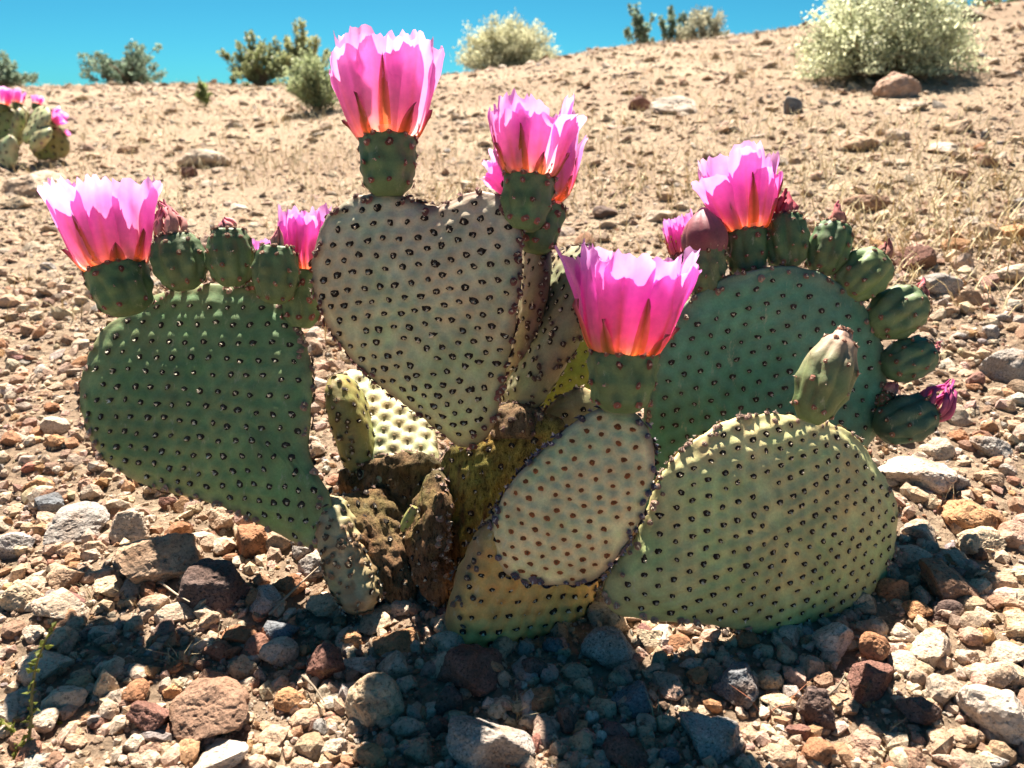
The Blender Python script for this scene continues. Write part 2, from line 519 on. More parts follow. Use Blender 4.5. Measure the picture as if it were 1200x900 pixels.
    seam = np.array([[lf + j, lf + (j + 1) % NT, lb + (j + 1) % NT, lb + j] for j in range(NT)])[:, ::-1]
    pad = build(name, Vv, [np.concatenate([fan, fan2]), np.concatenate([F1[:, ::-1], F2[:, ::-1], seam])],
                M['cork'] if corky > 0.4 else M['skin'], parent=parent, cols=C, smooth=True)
    mx = Mix()
    for P_, n_ in ((Pf, nf), (Pb, nb)):
        for p, n in zip(P_, n_):
            add_areole(mx, p + n * (mound * 0.80 - pit) * 0.97, n, ar_r * 1.5 * rg.uniform(0.82, 1.15), np.array(dark) * rg.uniform(0.7, 1.4), pale, rg, 1.0, -V)
    for p, n in zip(Pr, nrm):
        q = rg.random()
        dk = np.array(rimdark) * (0.6 + 0.8 * q)
        add_areole(mx, p + n * max(mound, 0.0022) * 0.8, n, ar_r * 1.25 * rim_r * rg.uniform(0.8, 1.4), dk, np.array(rimpale) * rg.uniform(0.5, 1.2), rg, 1.5)
    if mx.n:
        tag(mx.build('areoles', M['tuft'], parent=pad), kind='stuff')
    return pad

def px_pad(parent, outline, depth, tilt, yaw, ref=None, **kw):
    """A pad whose face is seen: outline pixels are carried onto a plane at real depth, tilt and yaw."""
    o = np.array(outline, float)
    cpx = o.mean(0) if ref is None else np.array(ref, float)
    O = at(cpx[0], cpx[1], depth)
    t, y = R(tilt), R(yaw)
    n = np.array([math.sin(y) * math.cos(t), -math.cos(y) * math.cos(t), math.sin(t)])
    U, V, N = frame_of(n)
    loc = []
    for x, yv in o:
        d = FWD + RGT * (x - 600) / F_PX + UPV * (450 - yv) / F_PX
        s = np.dot(O - CAM, N) / np.dot(d, N)
        q = CAM + s * d - O
        loc.append((np.dot(q, U), np.dot(q, V)))
    bd = kw.get('bend', (0, 0))
    for _ in range(3):
        L2 = np.array(loc); cc = (L2.max(0) + L2.min(0)) / 4 + L2.mean(0) / 2; Rm = np.hypot(*(L2 - cc).T).mean(); loc = []
        for (x, yv), (a, b) in zip(o, L2):
            w = bd[0] * ((a - cc[0]) / Rm) ** 2 + bd[1] * ((b - cc[1]) / Rm) ** 2
            d = FWD + RGT * (x - 600) / F_PX + UPV * (450 - yv) / F_PX
            s = np.dot(O + w * N - CAM, N) / np.dot(d, N)
            q = CAM + s * d - O
            loc.append((np.dot(q, U), np.dot(q, V)))
    return make_pad(parent, loc, O, U, V, N, **kw)

OBOV = [(0, 0), (0.16, 0.03), (0.26, 0.16), (0.38, 0.38), (0.49, 0.62), (0.47, 0.80), (0.32, 0.95), (0, 1.0),
        (-0.32, 0.95), (-0.47, 0.80), (-0.49, 0.62), (-0.38, 0.38), (-0.26, 0.16), (-0.16, 0.03)]
def axis_pad(parent, base, tip, nhint, width, shape=OBOV, **kw):
    """A pad given by its base and tip points, the way its face looks and its width."""
    base, tip = np.asarray(base), np.asarray(tip)
    V = tip - base; Ln = np.linalg.norm(V); V = V / Ln
    N = unit(np.asarray(nhint, float) - V * np.dot(nhint, V)); U = np.cross(V, N)
    loc = [(a * width, b * Ln) for a, b in shape]
    return make_pad(parent, loc, base, U, V, N, **kw)

def pod(name, parent, base, top, rad, prof, col, seed, nsite=5, rows=4, ribs=10, NT=72, NS=26, ar=0.0024, arcol=((0.16, 0.08, 0.05), (0.62, 0.46, 0.36)),
        sites=True, mat=None, rib=0.05, mid_bend=0.0, col2=None, cap=True):
    """A ribbed, tubercled body of revolution: ovary, fruit or bud. prof: (s, r) pairs."""
    rg = np.random.default_rng(seed + 500)
    base, top = np.asarray(base, float), np.asarray(top, float)
    A = top - base; Ln = np.linalg.norm(A); A = A / Ln
    X_, Y_, _ = frame_of(A, (0.2, 0.9, 0.3))
    s = np.linspace(0, 1, NS); th = np.linspace(0, 2 * math.pi, NT, endpoint=False)
    pr = np.array(prof)
    rs = np.interp(s, pr[:, 0], pr[:, 1])
    k = np.ones(5) / 5; rs2 = np.convolve(np.r_[rs[0], rs[0], rs, rs[-1], rs[-1]], k, 'valid'); rs2[0], rs2[-1] = rs[0], rs[-1]
    rs = rs2 * rad
    S, TH = np.meshgrid(s, th, indexing='ij')
    ph = rg.uniform(0, 6)
    rr = rs[:, None] * (1 + rib * (1.6 * np.abs(np.cos(0.5 * ribs * TH + 0.9 * S + ph)) ** 0.8 - 0.9) * np.sin(np.pi * S) ** 0.7 + 0.035 * vnoise(np.stack([np.cos(TH) * 1.7, np.sin(TH) * 1.7, S * 2.5 + seed], -1)))
    bendv = unit(rg.normal(size=3)); bendv -= A * np.dot(A, bendv)
    pt = lambda S, TH, rr: base + A * (S * Ln)[..., None] + rr[..., None] * (np.cos(TH)[..., None] * X_ + np.sin(TH)[..., None] * Y_) + (mid_bend * Ln * np.sin(np.pi * S))[..., None] * bendv
    # sites in spiral rows
    ps, ns_ = [], []
    if sites:
        for r_ in range(rows):
            for q in range(nsite):
                ss = (r_ + 0.6 + 0.15 * rg.normal() * 0.4) / (rows + 0.25)
                aa = 2 * math.pi * (q + 0.5 * (r_ % 2)) / nsite + ph + 0.12 * rg.normal()
                ps.append((min(ss, 0.985), aa))
        for q in range(nsite + 4):
            ps.append((0.975, 2 * math.pi * (q + 0.2 * rg.normal()) / (nsite + 4)))
        ps = np.array(ps)
        rsite = np.interp(ps[:, 0], s, rs)
        dr = np.interp(ps[:, 0], s, np.gradient(rs, s * Ln))
        SP = pt(ps[:, 0], ps[:, 1], rsite)
        SN = np.cos(ps[:, 1])[:, None] * X_ + np.sin(ps[:, 1])[:, None] * Y_ - dr[:, None] * A
        SN /= np.linalg.norm(SN, axis=1, keepdims=True)
    P = pt(S, TH, rr).reshape(-1, 3)
    rad_dir = (np.cos(TH)[..., None] * X_ + np.sin(TH)[..., None] * Y_).reshape(-1, 3)
    halo = np.zeros(len(P))
    if sites:
        D2 = ((P[:, None] - SP[None]) ** 2).sum(-1)
        P = P + rad_dir * (0.12 * rad * np.exp(-D2 / (0.24 * rad) ** 2)).max(1)[:, None]
        SP = SP + SN * 0.11 * rad
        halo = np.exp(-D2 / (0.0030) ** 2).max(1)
    c0 = np.array(col)[None] * (1 + 0.16 * fbm(P / 0.014 + seed, 3)[:, None])
    if col2 is not None:
        f = np.clip(S.reshape(-1, 1) * 1.12, 0, 1) ** 2.4; c0 = c0 * (1 - f) + np.array(col2)[None] * f
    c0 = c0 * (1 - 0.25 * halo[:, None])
    n = len(P)
    P = np.concatenate([P, [base], [top + (-A * Ln * 0.04 if cap else A * 0)]]); c0 = np.concatenate([c0, c0[:1], c0[-1:] * 0.7])
    f0 = np.array([[n, (j + 1) % NT, j] for j in range(NT)]); l0 = (NS - 1) * NT
    f1 = np.array([[n + 1, l0 + j, l0 + (j + 1) % NT] for j in range(NT)])
    o = build(name, P, [np.concatenate([f0, f1]), grid_faces(NS, NT, wrap=True)], mat or M['skin'], origin=base, parent=parent, cols=c0, smooth=True)
    if sites:
        mx = Mix()
        for p, nn in zip(SP, SN):
            add_areole(mx, p, nn, ar * rg.uniform(0.8, 1.25), np.array(arcol[0]) * rg.uniform(0.6, 1.5), np.array(arcol[1]) * rg.uniform(0.7, 1.2), rg, 1.3)
        tag(mx.build('areoles', M['tuft'], parent=o), kind='stuff')
    return o, (X_, Y_, A, Ln)

OVARY = [(0, 0.50), (0.06, 0.66), (0.2, 0.84), (0.45, 0.97), (0.75, 1.0), (0.94, 0.99), (1, 0.95)]
FRUIT = [(0, 0.35), (0.05, 0.55), (0.18, 0.82), (0.4, 0.98), (0.6, 1.0), (0.8, 0.92), (0.93, 0.74), (1, 0.58)]
BUD = [(0, 0.42), (0.06, 0.6), (0.2, 0.85), (0.4, 1.0), (0.6, 0.97), (0.76, 0.78), (0.9, 0.45), (0.97, 0.18), (1, 0.07)]

def grad(stops, s):
    p = [a for a, _ in stops]; c = np.array([b for _, b in stops])
    return np.stack([np.interp(s, p, c[:, k]) for k in range(3)], -1)

PET = [(0, (0.95, 0.55, 0.30)), (0.10, (0.95, 0.42, 0.38)), (0.24, (0.94, 0.27, 0.55)), (0.55, (0.92, 0.25, 0.71)), (0.85, (0.90, 0.36, 0.80)), (1, (0.93, 0.52, 0.87))]
SEP_MID = [(0, (0.55, 0.28, 0.09)), (0.5, (0.42, 0.22, 0.06)), (1, (0.28, 0.12, 0.05))]
SEP_EDGE = [(0, (0.93, 0.48, 0.16)), (0.45, (0.93, 0.34, 0.26)), (1, (0.92, 0.26, 0.50))]

def flower(parent, base, otop, ptop, r_ov, r_top, seed, n_out=8, n_in=7, hero=True, ovcol=(0.115, 0.175, 0.08), flare=0.50, split=0.0, name='flower', soft=0.0):
    rg = np.random.default_rng(seed + 90)
    body, (X0, Y0, A0, _) = pod(name, parent, base, otop, r_ov, OVARY, ovcol, seed, nsite=8, rows=3, ribs=8, rib=0.09,
                                ar=0.0029, arcol=((0.16, 0.06, 0.045), (0.62, 0.38, 0.33)), NT=72 if hero else 24, NS=26 if hero else 10, sites=hero)
    A = np.asarray(ptop, float) - np.asarray(otop, float); H = np.linalg.norm(A); A /= H
    X_, Y_, _ = frame_of(A, (0.2, 0.9, 0.3))
    r0 = r_ov * 0.86
    def sheet(nm, phi, length, rf, wmax, tipw, ns, nt, sepal, lift=0.0):
        s = np.linspace(0, 1, ns); t = np.linspace(-1, 1, nt)
        S, T_ = np.meshgrid(s, t, indexing='ij')
        hgt = H * length * S
        if sepal: W = wmax * (0.75 + 0.6 * S) * np.clip(1 - S ** 1.7, 0.02, 1)
        else: W = wmax * (0.42 + 0.62 * S ** 0.75) * np.sqrt(np.clip(1 - np.clip((S - 0.70) / 0.30, 0, 1) ** 2.6 * (1 - tipw ** 2), 0, 1))
        q = np.stack([T_ * 2.2 + 11 * phi, S * 2.5, np.full_like(S, seed + rf)], -1)
        if not sepal:
            jag = vnoise(np.stack([T_ * 5 + 7 * phi, np.full_like(S, 3.3), np.full_like(S, seed)], -1))
            hgt = hgt * (1 - 0.07 * S ** 3 * T_ ** 2 + 0.085 * S ** 5 * jag + 0.020 * S ** 10 * vnoise(np.stack([T_ * 7.3 + 3 * phi, 0 * S, 0 * S + seed], -1)))
        sn = hgt / H
        rad = (r0 + (r_top - r0) * np.clip(sn, 0, 1.2) ** flare) * (1 - (1 - rf) * np.clip(sn * 2.5, 0, 1))
        ruf = (0.10 * vnoise(q) + 0.06 * vnoise(q * 2.3)) * S ** 1.6 + (0.0 if sepal else 0.016) * np.sin(9 * T_ + 5 * phi) * S
        cup = (0.05 if sepal else 0.10) * (T_ ** 2) * S          # edges curl inwards
        fl = lift * S ** 3
        rad = rad * (1 + ruf - cup * 0.6 + fl)
        ang = phi + T_ * W / np.maximum(rad, 0.3 * r_top) + 0.05 * S * rg.normal()
        P = np.asarray(otop) - A * 0.04 * H + A * hgt[..., None] + rad[..., None] * (np.cos(ang)[..., None] * X_ + np.sin(ang)[..., None] * Y_)
        if sepal:
            m = np.clip(1 - np.abs(T_) * 1.25, 0, 1)[..., None] ** 0.7
            C = grad(SEP_EDGE, S) * (1 - m) + grad(SEP_MID, S) * m
            C = np.where((length < 0.3), C * 0.7, C)
        else:
            C = grad(PET, np.clip(sn + 0.04 * vnoise(q * 2), 0, 1))
            m = (np.clip(1 - np.abs(T_) * 4.5, 0, 1) * np.clip(1 - S * 1.15, 0, 1))[..., None] * (0.8 if rf > 0.93 else 0.3)
            C = C * (1 - m) + np.array([0.75, 0.22, 0.05]) * m
            C = C * (1 - soft) + np.array([0.97, 0.72, 0.88]) * soft
            C = C * (1 + 0.07 * vnoise(np.stack([T_ * 9, S * 0.8, np.full_like(S, phi)], -1))[..., None])
        build(nm, P.reshape(-1, 3), [grid_faces(ns, nt)], M['petal'], origin=np.asarray(otop), parent=body, cols=C.reshape(-1, 3), smooth=True)
    a, b_ = (16, 17) if hero else (6, 5)
    ph0 = rg.uniform(0, 6)
    for k in range(n_out):
        sheet('petal', ph0 + 2 * math.pi * (k + 0.2 * rg.normal()) / n_out, rg.uniform(0.70, 0.97), 1.0 + 0.04 * rg.normal(), r_top * rg.uniform(0.40, 0.58), rg.uniform(0.72, 0.92), a, b_, False, rg.choice([-0.05, 0.02, 0.08, 0.20]) + split * rg.random())
    for k in range(n_in):
        sheet('petal', ph0 + 0.4 + 2 * math.pi * (k + 0.2 * rg.normal()) / n_in, rg.uniform(0.88, 1.06), 0.87 + 0.05 * rg.normal(), r_top * rg.uniform(0.44, 0.54), rg.uniform(0.72, 0.92), a, b_, False, rg.uniform(-0.06, 0.06))
    if hero:
        for k in range(5):
            sheet('petal', ph0 + 2 * math.pi * (k + 0.25 * rg.normal()) / 5, rg.uniform(0.86, 0.97), 0.72 + 0.03 * rg.normal(), r_top * rg.uniform(0.36, 0.44), 0.4, a, b_, False, -0.05)
        for k in range(8):
            sheet('sepal', ph0 + 0.2 + 2 * math.pi * (k + 0.2 * rg.normal()) / 8, [0.34, 0.60, 0.24][k % 3] * rg.uniform(0.85, 1.15), 1.05, r_top * rg.uniform(0.12, 0.18), 0.05, 9, 7, True, [0.05, 0.0, 0.10][k % 3])
        # stamens and style inside the cup
        mx = Mix()
        for k in range(46):
            an, rr = rg.uniform(0, 6.28), r_ov * 0.75 * math.sqrt(rg.random())
            p0 = np.asarray(otop) + rr * (math.cos(an) * X_ + math.sin(an) * Y_)
            p1 = p0 + A * H * rg.uniform(0.3, 0.46) + rr * 0.5 * (math.cos(an) * X_ + math.sin(an) * Y_)
            v, f = tube([p0, (p0 + p1) / 2 + 0.001 * rg.normal(size=3), p1], 0.0004, 4); mx.add(v, f, (0.55, 0.06, 0.08))
            v, f = tube([p1, p1 + A * 0.0012, p1 + A * 0.0024], [0.0004, 0.0010, 0.0003], 5); mx.add(v, f, (0.80, 0.62, 0.16))
        mx.build('stamens', M['tuft'], origin=np.asarray(otop), parent=body)
    return body

def dried(parent, p, d, size, seed, col=(0.36, 0.07, 0.10), col2=(0.45, 0.24, 0.15), n=8, width=0.17, spread=0.32):
    """the shrivelled remains of a flower: twisted, overlapping strips"""
    rg = np.random.default_rng(seed + 7000)
    X_, Y_, A = frame_of(d, (0.3, 0.5, 0.7))
    mx = Mix()
    tw = rg.uniform(-1.2, 1.2)
    for k in range(n):
        an = 2 * math.pi * k / n + 0.3 * rg.normal()
        L = size * rg.uniform(0.7, 1.1); pts, rad = [], []
        for s in np.linspace(0, 1, 8):
            a2 = an + tw * s
            rr = size * spread * (0.55 + 0.45 * math.sin(math.pi * min(s * 1.1, 1)) - 0.45 * s)
            pts.append(np.asarray(p) - A * size * 0.1 + A * L * s + rr * (math.cos(a2) * X_ + math.sin(a2) * Y_) + size * 0.04 * rg.normal(size=3) * s)
            rad.append(size * width * (0.55 + 0.6 * math.sin(math.pi * s ** 0.8)) * (1 - 0.6 * s))
        v, f = tube(pts, rad, 6)
        cc = np.repeat(np.array([np.array(col2) * (1 - s) + np.array(col) * s for s in np.linspace(0, 1, 8)]), 6, 0) * rg.uniform(0.7, 1.35)
        mx.add(v, f, cc)
    return mx.build('dried_flower', M['tuft'], origin=np.asarray(p), parent=parent, smooth=True)

# ------------------------------------------------------------------ the cactus in the foreground
base_pt, _ = hit(575, 668)
cactus = empty('prickly_pear_cactus', base_pt)
tag(cactus, 'large beavertail prickly pear with broad pads and open magenta flowers in the foreground', 'cactus')

TEAL = (0.060, 0.115, 0.080); GREEN = (0.085, 0.130, 0.065); OLIVE = (0.135, 0.150, 0.085); GREYG = (0.155, 0.165, 0.115); CREAM = (0.34, 0.31, 0.20)

P_LEFT = [(117, 392), (142, 370), (172, 348), (219, 336), (263, 334), (300, 343), (333, 363), (351, 385), (362, 422), (365, 458), (362, 506), (361, 528), (373, 557), (388, 583), (386, 612),
          (373, 642), (344, 634), (300, 612), (263, 594), (227, 583), (190, 574), (153, 559), (120, 534), (104, 506), (97, 477), (97, 451), (104, 422)]
px_pad(cactus, P_LEFT, 0.655, 30, -14, T=0.010, sp=0.0156, col=(0.25, 0.34, 0.12), col2=(0.165, 0.28, 0.14), seed=1, rot=0.03, mound=0.0026, pit=0.0008, bend=(0.008, 0.004), ar_r=0.0024, pale=(0.70, 0.64, 0.52), dark=(0.022, 0.018, 0.014))
P_HEART = [(367, 330), (369, 290), (383, 255), (408, 235), (438, 227), (468, 229), (490, 239), (510, 243), (530, 236), (556, 225), (582, 229), (602, 250), (611, 285), (609, 335),
           (602, 385), (593, 430), (585, 470), (578, 500), (560, 520), (540, 522), (518, 506), (480, 475), (440, 445), (405, 410), (379, 370)]
px_pad(cactus, P_HEART, 0.600, 14, -12, T=0.0105, sp=0.0124, col=(0.52, 0.55, 0.27), col2=(0.62, 0.57, 0.41), seed=2, rot=0.20, mound=0.0028, pit=0.0010, bend=(0.006, -0.006), ar_r=0.0024, rimcol=(0.20, 0.12, 0.09), rimdark=(0.13, 0.055, 0.05))
P_BACK = [(712, 682), (722, 640), (738, 592), (748, 540), (754, 495), (760, 450), (775, 400), (800, 361), (840, 331), (880, 318), (930, 313), (970, 325), (1005, 350), (1028, 390), (1038, 440),
          (1035, 488), (1016, 522), (980, 560), (930, 610), (870, 655), (800, 690), (745, 703)]
px_pad(cactus, P_BACK, 0.700, 10, 8, T=0.011, sp=0.0144, col=(0.085, 0.25, 0.16), col2=(0.14, 0.32, 0.225), seed=3, rot=0.3, mound=0.0024, pit=0.0007, bend=(0.006, 0.010), ar_r=0.0021, pale=(0.62, 0.58, 0.5), dark=(0.03, 0.02, 0.02))
P_FRONT_R = [(708, 700), (710, 676), (723, 657), (743, 633), (757, 603), (768, 570), (787, 540), (813, 517), (850, 495), (887, 487), (927, 488), (970, 497), (1000, 513), (1027, 547), (1047, 580),
             (1051, 610), (1045, 650), (1030, 687), (1000, 717), (963, 735), (920, 743), (880, 739), (837, 731), (780, 728), (740, 723), (717, 716)]
px_pad(cactus, P_FRONT_R, 0.572, 22, 20, T=0.010, sp=0.0122, col=(0.48, 0.54, 0.21), col2=(0.70, 0.66, 0.33), seed=4, rot=0.22, mound=0.0028, pit=0.0009, bend=(-0.008, -0.004), ar_r=0.0020, rimpale=(0.62, 0.52, 0.40))
P_CREAM = [(575, 628), (582, 600), (600, 566), (625, 540), (650, 515), (680, 491), (710, 478), (740, 483), (760, 505), (766, 540), (762, 577), (745, 617), (722, 652), (702, 674), (680, 683),
           (650, 685), (615, 681), (590, 668), (578, 650)]
px_pad(cactus, P_CREAM, 0.545, 26, -10, T=0.0085, sp=0.0110, col=(0.86, 0.75, 0.40), seed=5, rot=0.75, mound=0.0024, pit=0.0013, bend=(-0.004, -0.003), ar_r=0.0018, dark=(0.20, 0.065, 0.025), pale=(0.30, 0.12, 0.05),
       rimcol=(0.18, 0.14, 0.14), rimdark=(0.10, 0.07, 0.085), rimpale=(0.42, 0.38, 0.42), rim_sp=0.36, rim_r=1.25)
# pad seen on edge, leaning right, its upper face raked by the sun
axis_pad(cactus, at(603, 486, 0.640), at(676, 290, 0.650), (-0.90, -0.24, 0.38), 0.13, T=0.0125, sp=0.0125, col=(0.30, 0.30, 0.18), seed=6, mound=0.0013, pit=0.0006, rot=0.5, edge=5.0, rim_sp=0.34, rim_band=0.9,
         rimcol=(0.22, 0.16, 0.10), rimdark=(0.06, 0.035, 0.03), rimpale=(0.45, 0.36, 0.25))
# a second narrow pad tucked behind the heart-shaped one
axis_pad(cactus, at(592, 478, 0.660), at(618, 275, 0.665), (-0.95, -0.30, 0.05), 0.12, T=0.0095, sp=0.0135, col=(0.32, 0.26, 0.16), seed=7, mound=0.0009, edge=5.0, rim_sp=0.4, rimcol=(0.20, 0.11, 0.085), rimdark=(0.10, 0.05, 0.04))
# olive pad in the gap behind
px_pad(cactus, [(622, 470), (620, 430), (630, 392), (648, 362), (672, 348), (700, 352), (716, 380), (716, 420), (700, 452), (672, 474), (645, 482)], 0.735, 6, 16, T=0.009, sp=0.0125, col=(0.30, 0.30, 0.045), seed=8, mound=0.0010, pit=0.0008, ar_r=0.0017, rot=0.35)
# pad lying back in full sun, upper face strongly tubercled
px_pad(cactus, [(404, 540), (399, 500), (396, 462), (402, 440), (424, 434), (452, 446), (480, 468), (502, 494), (512, 522), (512, 552), (490, 566), (450, 568), (420, 560)], 0.690, 60, -6, T=0.011, sp=0.0150, col=(0.40, 0.41, 0.22), seed=9, mound=0.0036, pit=0.0003, msg=0.34, rot=0.62, ar_r=0.0011, dark=(0.14, 0.10, 0.05), pale=(0.34, 0.27, 0.15), bend=(0.008, 0.0), rim_sp=0.4)
# its neighbour, upright and seen on edge
axis_pad(cactus, at(424, 556, 0.665), at(396, 440, 0.675), (0.97, 0.05, 0.30), 0.060, T=0.0125, sp=0.0130, col=(0.30, 0.28, 0.09), seed=10, mound=0.0011, edge=4.5, rim_sp=0.42, rimcol=(0.19, 0.17, 0.07), rimdark=(0.09, 0.06, 0.03))
# old corky pads at the heart of the plant
px_pad(cactus, [(398, 560), (412, 548), (440, 538), (470, 532), (500, 536), (516, 552), (522, 590), (520, 640), (508, 690), (470, 704), (430, 696), (412, 650), (402, 600)], 0.672, -4, -10, T=0.016, sp=0.016, col=(0.22, 0.14, 0.06), seed=11, mound=0.0012, corky=1.1, corkcol=(0.36, 0.21, 0.11), rough=0.0036, rot=0.4, rimcol=(0.24, 0.17, 0.10), rim_sp=0.35)
px_pad(cactus, [(519, 540), (535, 520), (566, 512), (600, 498), (640, 486), (662, 500), (655, 535), (628, 565), (612, 600), (600, 660), (570, 700), (535, 705), (516, 660), (514, 600)], 0.628, 12, -10, T=0.016, sp=0.0165, col=(0.56, 0.44, 0.11), seed=12, mound=0.0010, pit=0.0010, corky=0.62, corkcol=(0.26, 0.14, 0.06), rough=0.0014, rot=0.3, rimcol=(0.22, 0.13, 0.07), ar_r=0.0024)
px_pad(cactus, [(640, 520), (636, 492), (650, 470), (676, 456), (700, 462), (712, 490), (706, 530), (690, 580), (660, 600), (645, 570)], 0.655, 20, 10, T=0.012, sp=0.0145, col=(0.36, 0.33, 0.16), seed=13, mound=0.0010, rot=0.3, corky=0.3, rimcol=(0.30, 0.22, 0.11))
axis_pad(cactus, at(474, 704, 0.612), at(424, 572, 0.640), (0.62, -0.70, 0.25), 0.062, T=0.011, sp=0.014, col=(0.30, 0.20, 0.09), seed=16, mound=0.0016, corky=0.8, corkcol=(0.34, 0.20, 0.105), rough=0.0030, rimcol=(0.40, 0.30, 0.18), rim_sp=0.26, edge=4.0, wob=0.006, NT=130, K=34)
axis_pad(cactus, at(512, 706, 0.606), at(503, 556, 0.640), (-0.80, -0.55, 0.15), 0.058, T=0.012, sp=0.014, col=(0.28, 0.20, 0.08), seed=17, mound=0.0016, corky=0.75, corkcol=(0.30, 0.17, 0.09), rough=0.0030, rimcol=(0.36, 0.26, 0.15), rim_sp=0.26, edge=4.0, wob=0.006, NT=130, K=34)
# corky joint where the upright pads grow from the old one
pod('joint_knob', cactus, at(606, 520, 0.620), at(612, 478, 0.632), 0.021, [(0, 0.9), (0.3, 1.0), (0.6, 1.05), (0.85, 0.85), (1, 0.5)], (0.30, 0.21, 0.12), 61, nsite=9, rows=4, ribs=7, rib=0.10, ar=0.003, arcol=((0.09, 0.05, 0.04), (0.46, 0.36, 0.26)), mat=M['cork'])
# stem pad on edge below the left pad
axis_pad(cactus, at(428, 716, 0.588), at(392, 586, 0.632), (0.97, -0.05, 0.2), 0.055, T=0.0135, sp=0.0120, col=(0.46, 0.37, 0.20), seed=14, mound=0.0028, corky=0.35, corkcol=(0.30, 0.19, 0.10), rough=0.0016, edge=5.0, rim_sp=0.20, rim_band=0.97, rimcol=(0.50, 0.40, 0.24), rimdark=(0.16, 0.10, 0.06), rimpale=(0.55, 0.45, 0.32))
# thick old pad under the cream one, tip towards the camera
LOW = [(0.0, -0.05), (0.30, 0.0), (0.46, 0.2), (0.50, 0.45), (0.46, 0.75), (0.32, 0.95), (0, 1.02), (-0.32, 0.95), (-0.46, 0.75), (-0.5, 0.45), (-0.46, 0.2), (-0.30, 0.0)]
px_pad(cactus, [(526, 748), (526, 716), (536, 680), (552, 645), (572, 612), (596, 590), (640, 620), (690, 660), (694, 682), (686, 710), (654, 735), (612, 760), (572, 780), (540, 776)], 0.582, 4, 24, T=0.018, sp=0.0125, col=(0.80, 0.53, 0.17), seed=15, mound=0.0028, pit=0.0008, rot=0.9, edge=4.0, corky=0.16, corkcol=(0.24, 0.17, 0.12), rimcol=(0.17, 0.12, 0.08), rim_sp=0.32, rimdark=(0.09, 0.06, 0.05), rimpale=(0.36, 0.29, 0.23), rim_band=0.75, rough=0.0012)
# young shoot low in the middle
pod('young_shoot', cactus, at(471, 622, 0.606), at(486, 594, 0.602), 0.0042, FRUIT, (0.34, 0.32, 0.11), 62, nsite=4, rows=3, ribs=6, ar=0.0012)

# flowers: base, ovary top, petal top (pixels), depth, radii in pixels
def px_flower(b, o, t, d, rov, rtop, seed, dt=0.0, **kw):
    k = d / F_PX
    return flower(cactus, at(b[0], b[1], d), at(o[0], o[1], d - dt * 0.3), at(t[0], t[1], d - dt), rov * k, rtop * k, seed, **kw)
px_flower((455, 229), (455, 163), (448, 46), 0.598, 31, 67, 1, soft=0.30)
px_flower((612, 270), (621, 206), (626, 112), 0.584, 28, 54, 2, dt=0.01, soft=0.18)
px_flower((626, 296), (636, 240), (618, 172), 0.610, 25, 60, 3, soft=0.1)
px_flower((152, 367), (135, 314), (116, 214), 0.630, 32, 60, 4, soft=0.15)
px_flower((352, 384), (356, 318), (356, 243), 0.652, 23, 32, 5)
px_flower((300, 345), (304, 312), (304, 282), 0.668, 16, 15, 6)
px_flower((727, 482), (731, 412), (742, 287), 0.545, 37, 74, 7, dt=0.015)
px_flower((877, 328), (874, 270), (862, 182), 0.690, 22, 49, 8, soft=0.05)
px_flower((806, 335), (803, 300), (793, 252), 0.708, 18, 19, 9)

def px_fruit(b, t, d, r, seed, top=None, col=(0.115, 0.175, 0.08), dsz=18, dcol=None, prof=FRUIT, dd=0.0, ddir=None, name='fruit', **kw):
    k = d / F_PX
    B, T_ = at(b[0], b[1], d), at(t[0], t[1], d - dd)
    o, fr = pod(name, cactus, B, T_, r * 0.88 * k, prof, col, seed, nsite=8, rows=4, ribs=8, rib=0.13, **kw)
    if top is not None:
        tp = at(top[0], top[1], d - dd * 1.5)
        dried(o, T_, tp - T_, np.linalg.norm(tp - T_) * 1.05, seed, **(dcol or {}))
    return o
PINKDRY = dict(col=(0.58, 0.13, 0.20), col2=(0.60, 0.34, 0.25), width=0.14)
px_fruit((218, 340), (204, 276), 0.630, 32, 21, (187, 234), dcol=dict(PINKDRY, n=12, width=0.09, spread=0.40), dd=0.004)
px_fruit((272, 336), (268, 268), 0.632, 28, 22, (262, 256), dcol=dict(PINKDRY, n=6, width=0.4, spread=0.7), dd=0.006)
px_fruit((322, 356), (325, 288), 0.626, 28, 23, (326, 266), dcol=dict(PINKDRY, n=6), dd=0.006)
px_fruit((826, 348), (827, 290), 0.675, 25, 24, prof=OVARY, name='flower_bud', col=(0.17, 0.19, 0.10))
# closed purple flower cone on that bud
b24 = bpy.context.scene.objects[-1]
pod('closed_petals', cactus, at(827, 297, 0.675), at(824, 243, 0.672), 26 * 0.675 / F_PX, [(0, 0.85), (0.2, 1.0), (0.45, 0.97), (0.7, 0.72), (0.9, 0.34), (1, 0.08)], (0.25, 0.085, 0.10), 63, sites=False, ribs=7, rib=0.10, mat=M['skin'], col2=(0.36, 0.14, 0.16), cap=False)
px_fruit((922, 316), (921, 252), 0.688, 27, 25, (923, 220), dcol=dict(col=(0.40, 0.05, 0.10), col2=(0.42, 0.09, 0.10), n=7))
px_fruit((960, 322), (981, 262), 0.690, 26, 26, (983, 236), dcol=dict(col=(0.30, 0.05, 0.09), n=7), dd=0.004)
px_fruit((982, 345), (1034, 303), 0.690, 30, 27, (1042, 279), col=(0.18, 0.245, 0.105), dcol=dict(col=(0.34, 0.10, 0.10), n=6), dd=0.004)
px_fruit((1020, 385), (1077, 350), 0.690, 31, 28, (1084, 325), col=(0.15, 0.215, 0.105), dcol=dict(col=(0.45, 0.08, 0.13), n=6))
px_fruit((1036, 432), (1090, 412), 0.692, 27, 29, (1102, 400), col=(0.11, 0.18, 0.105), dcol=dict(PINKDRY, n=5))
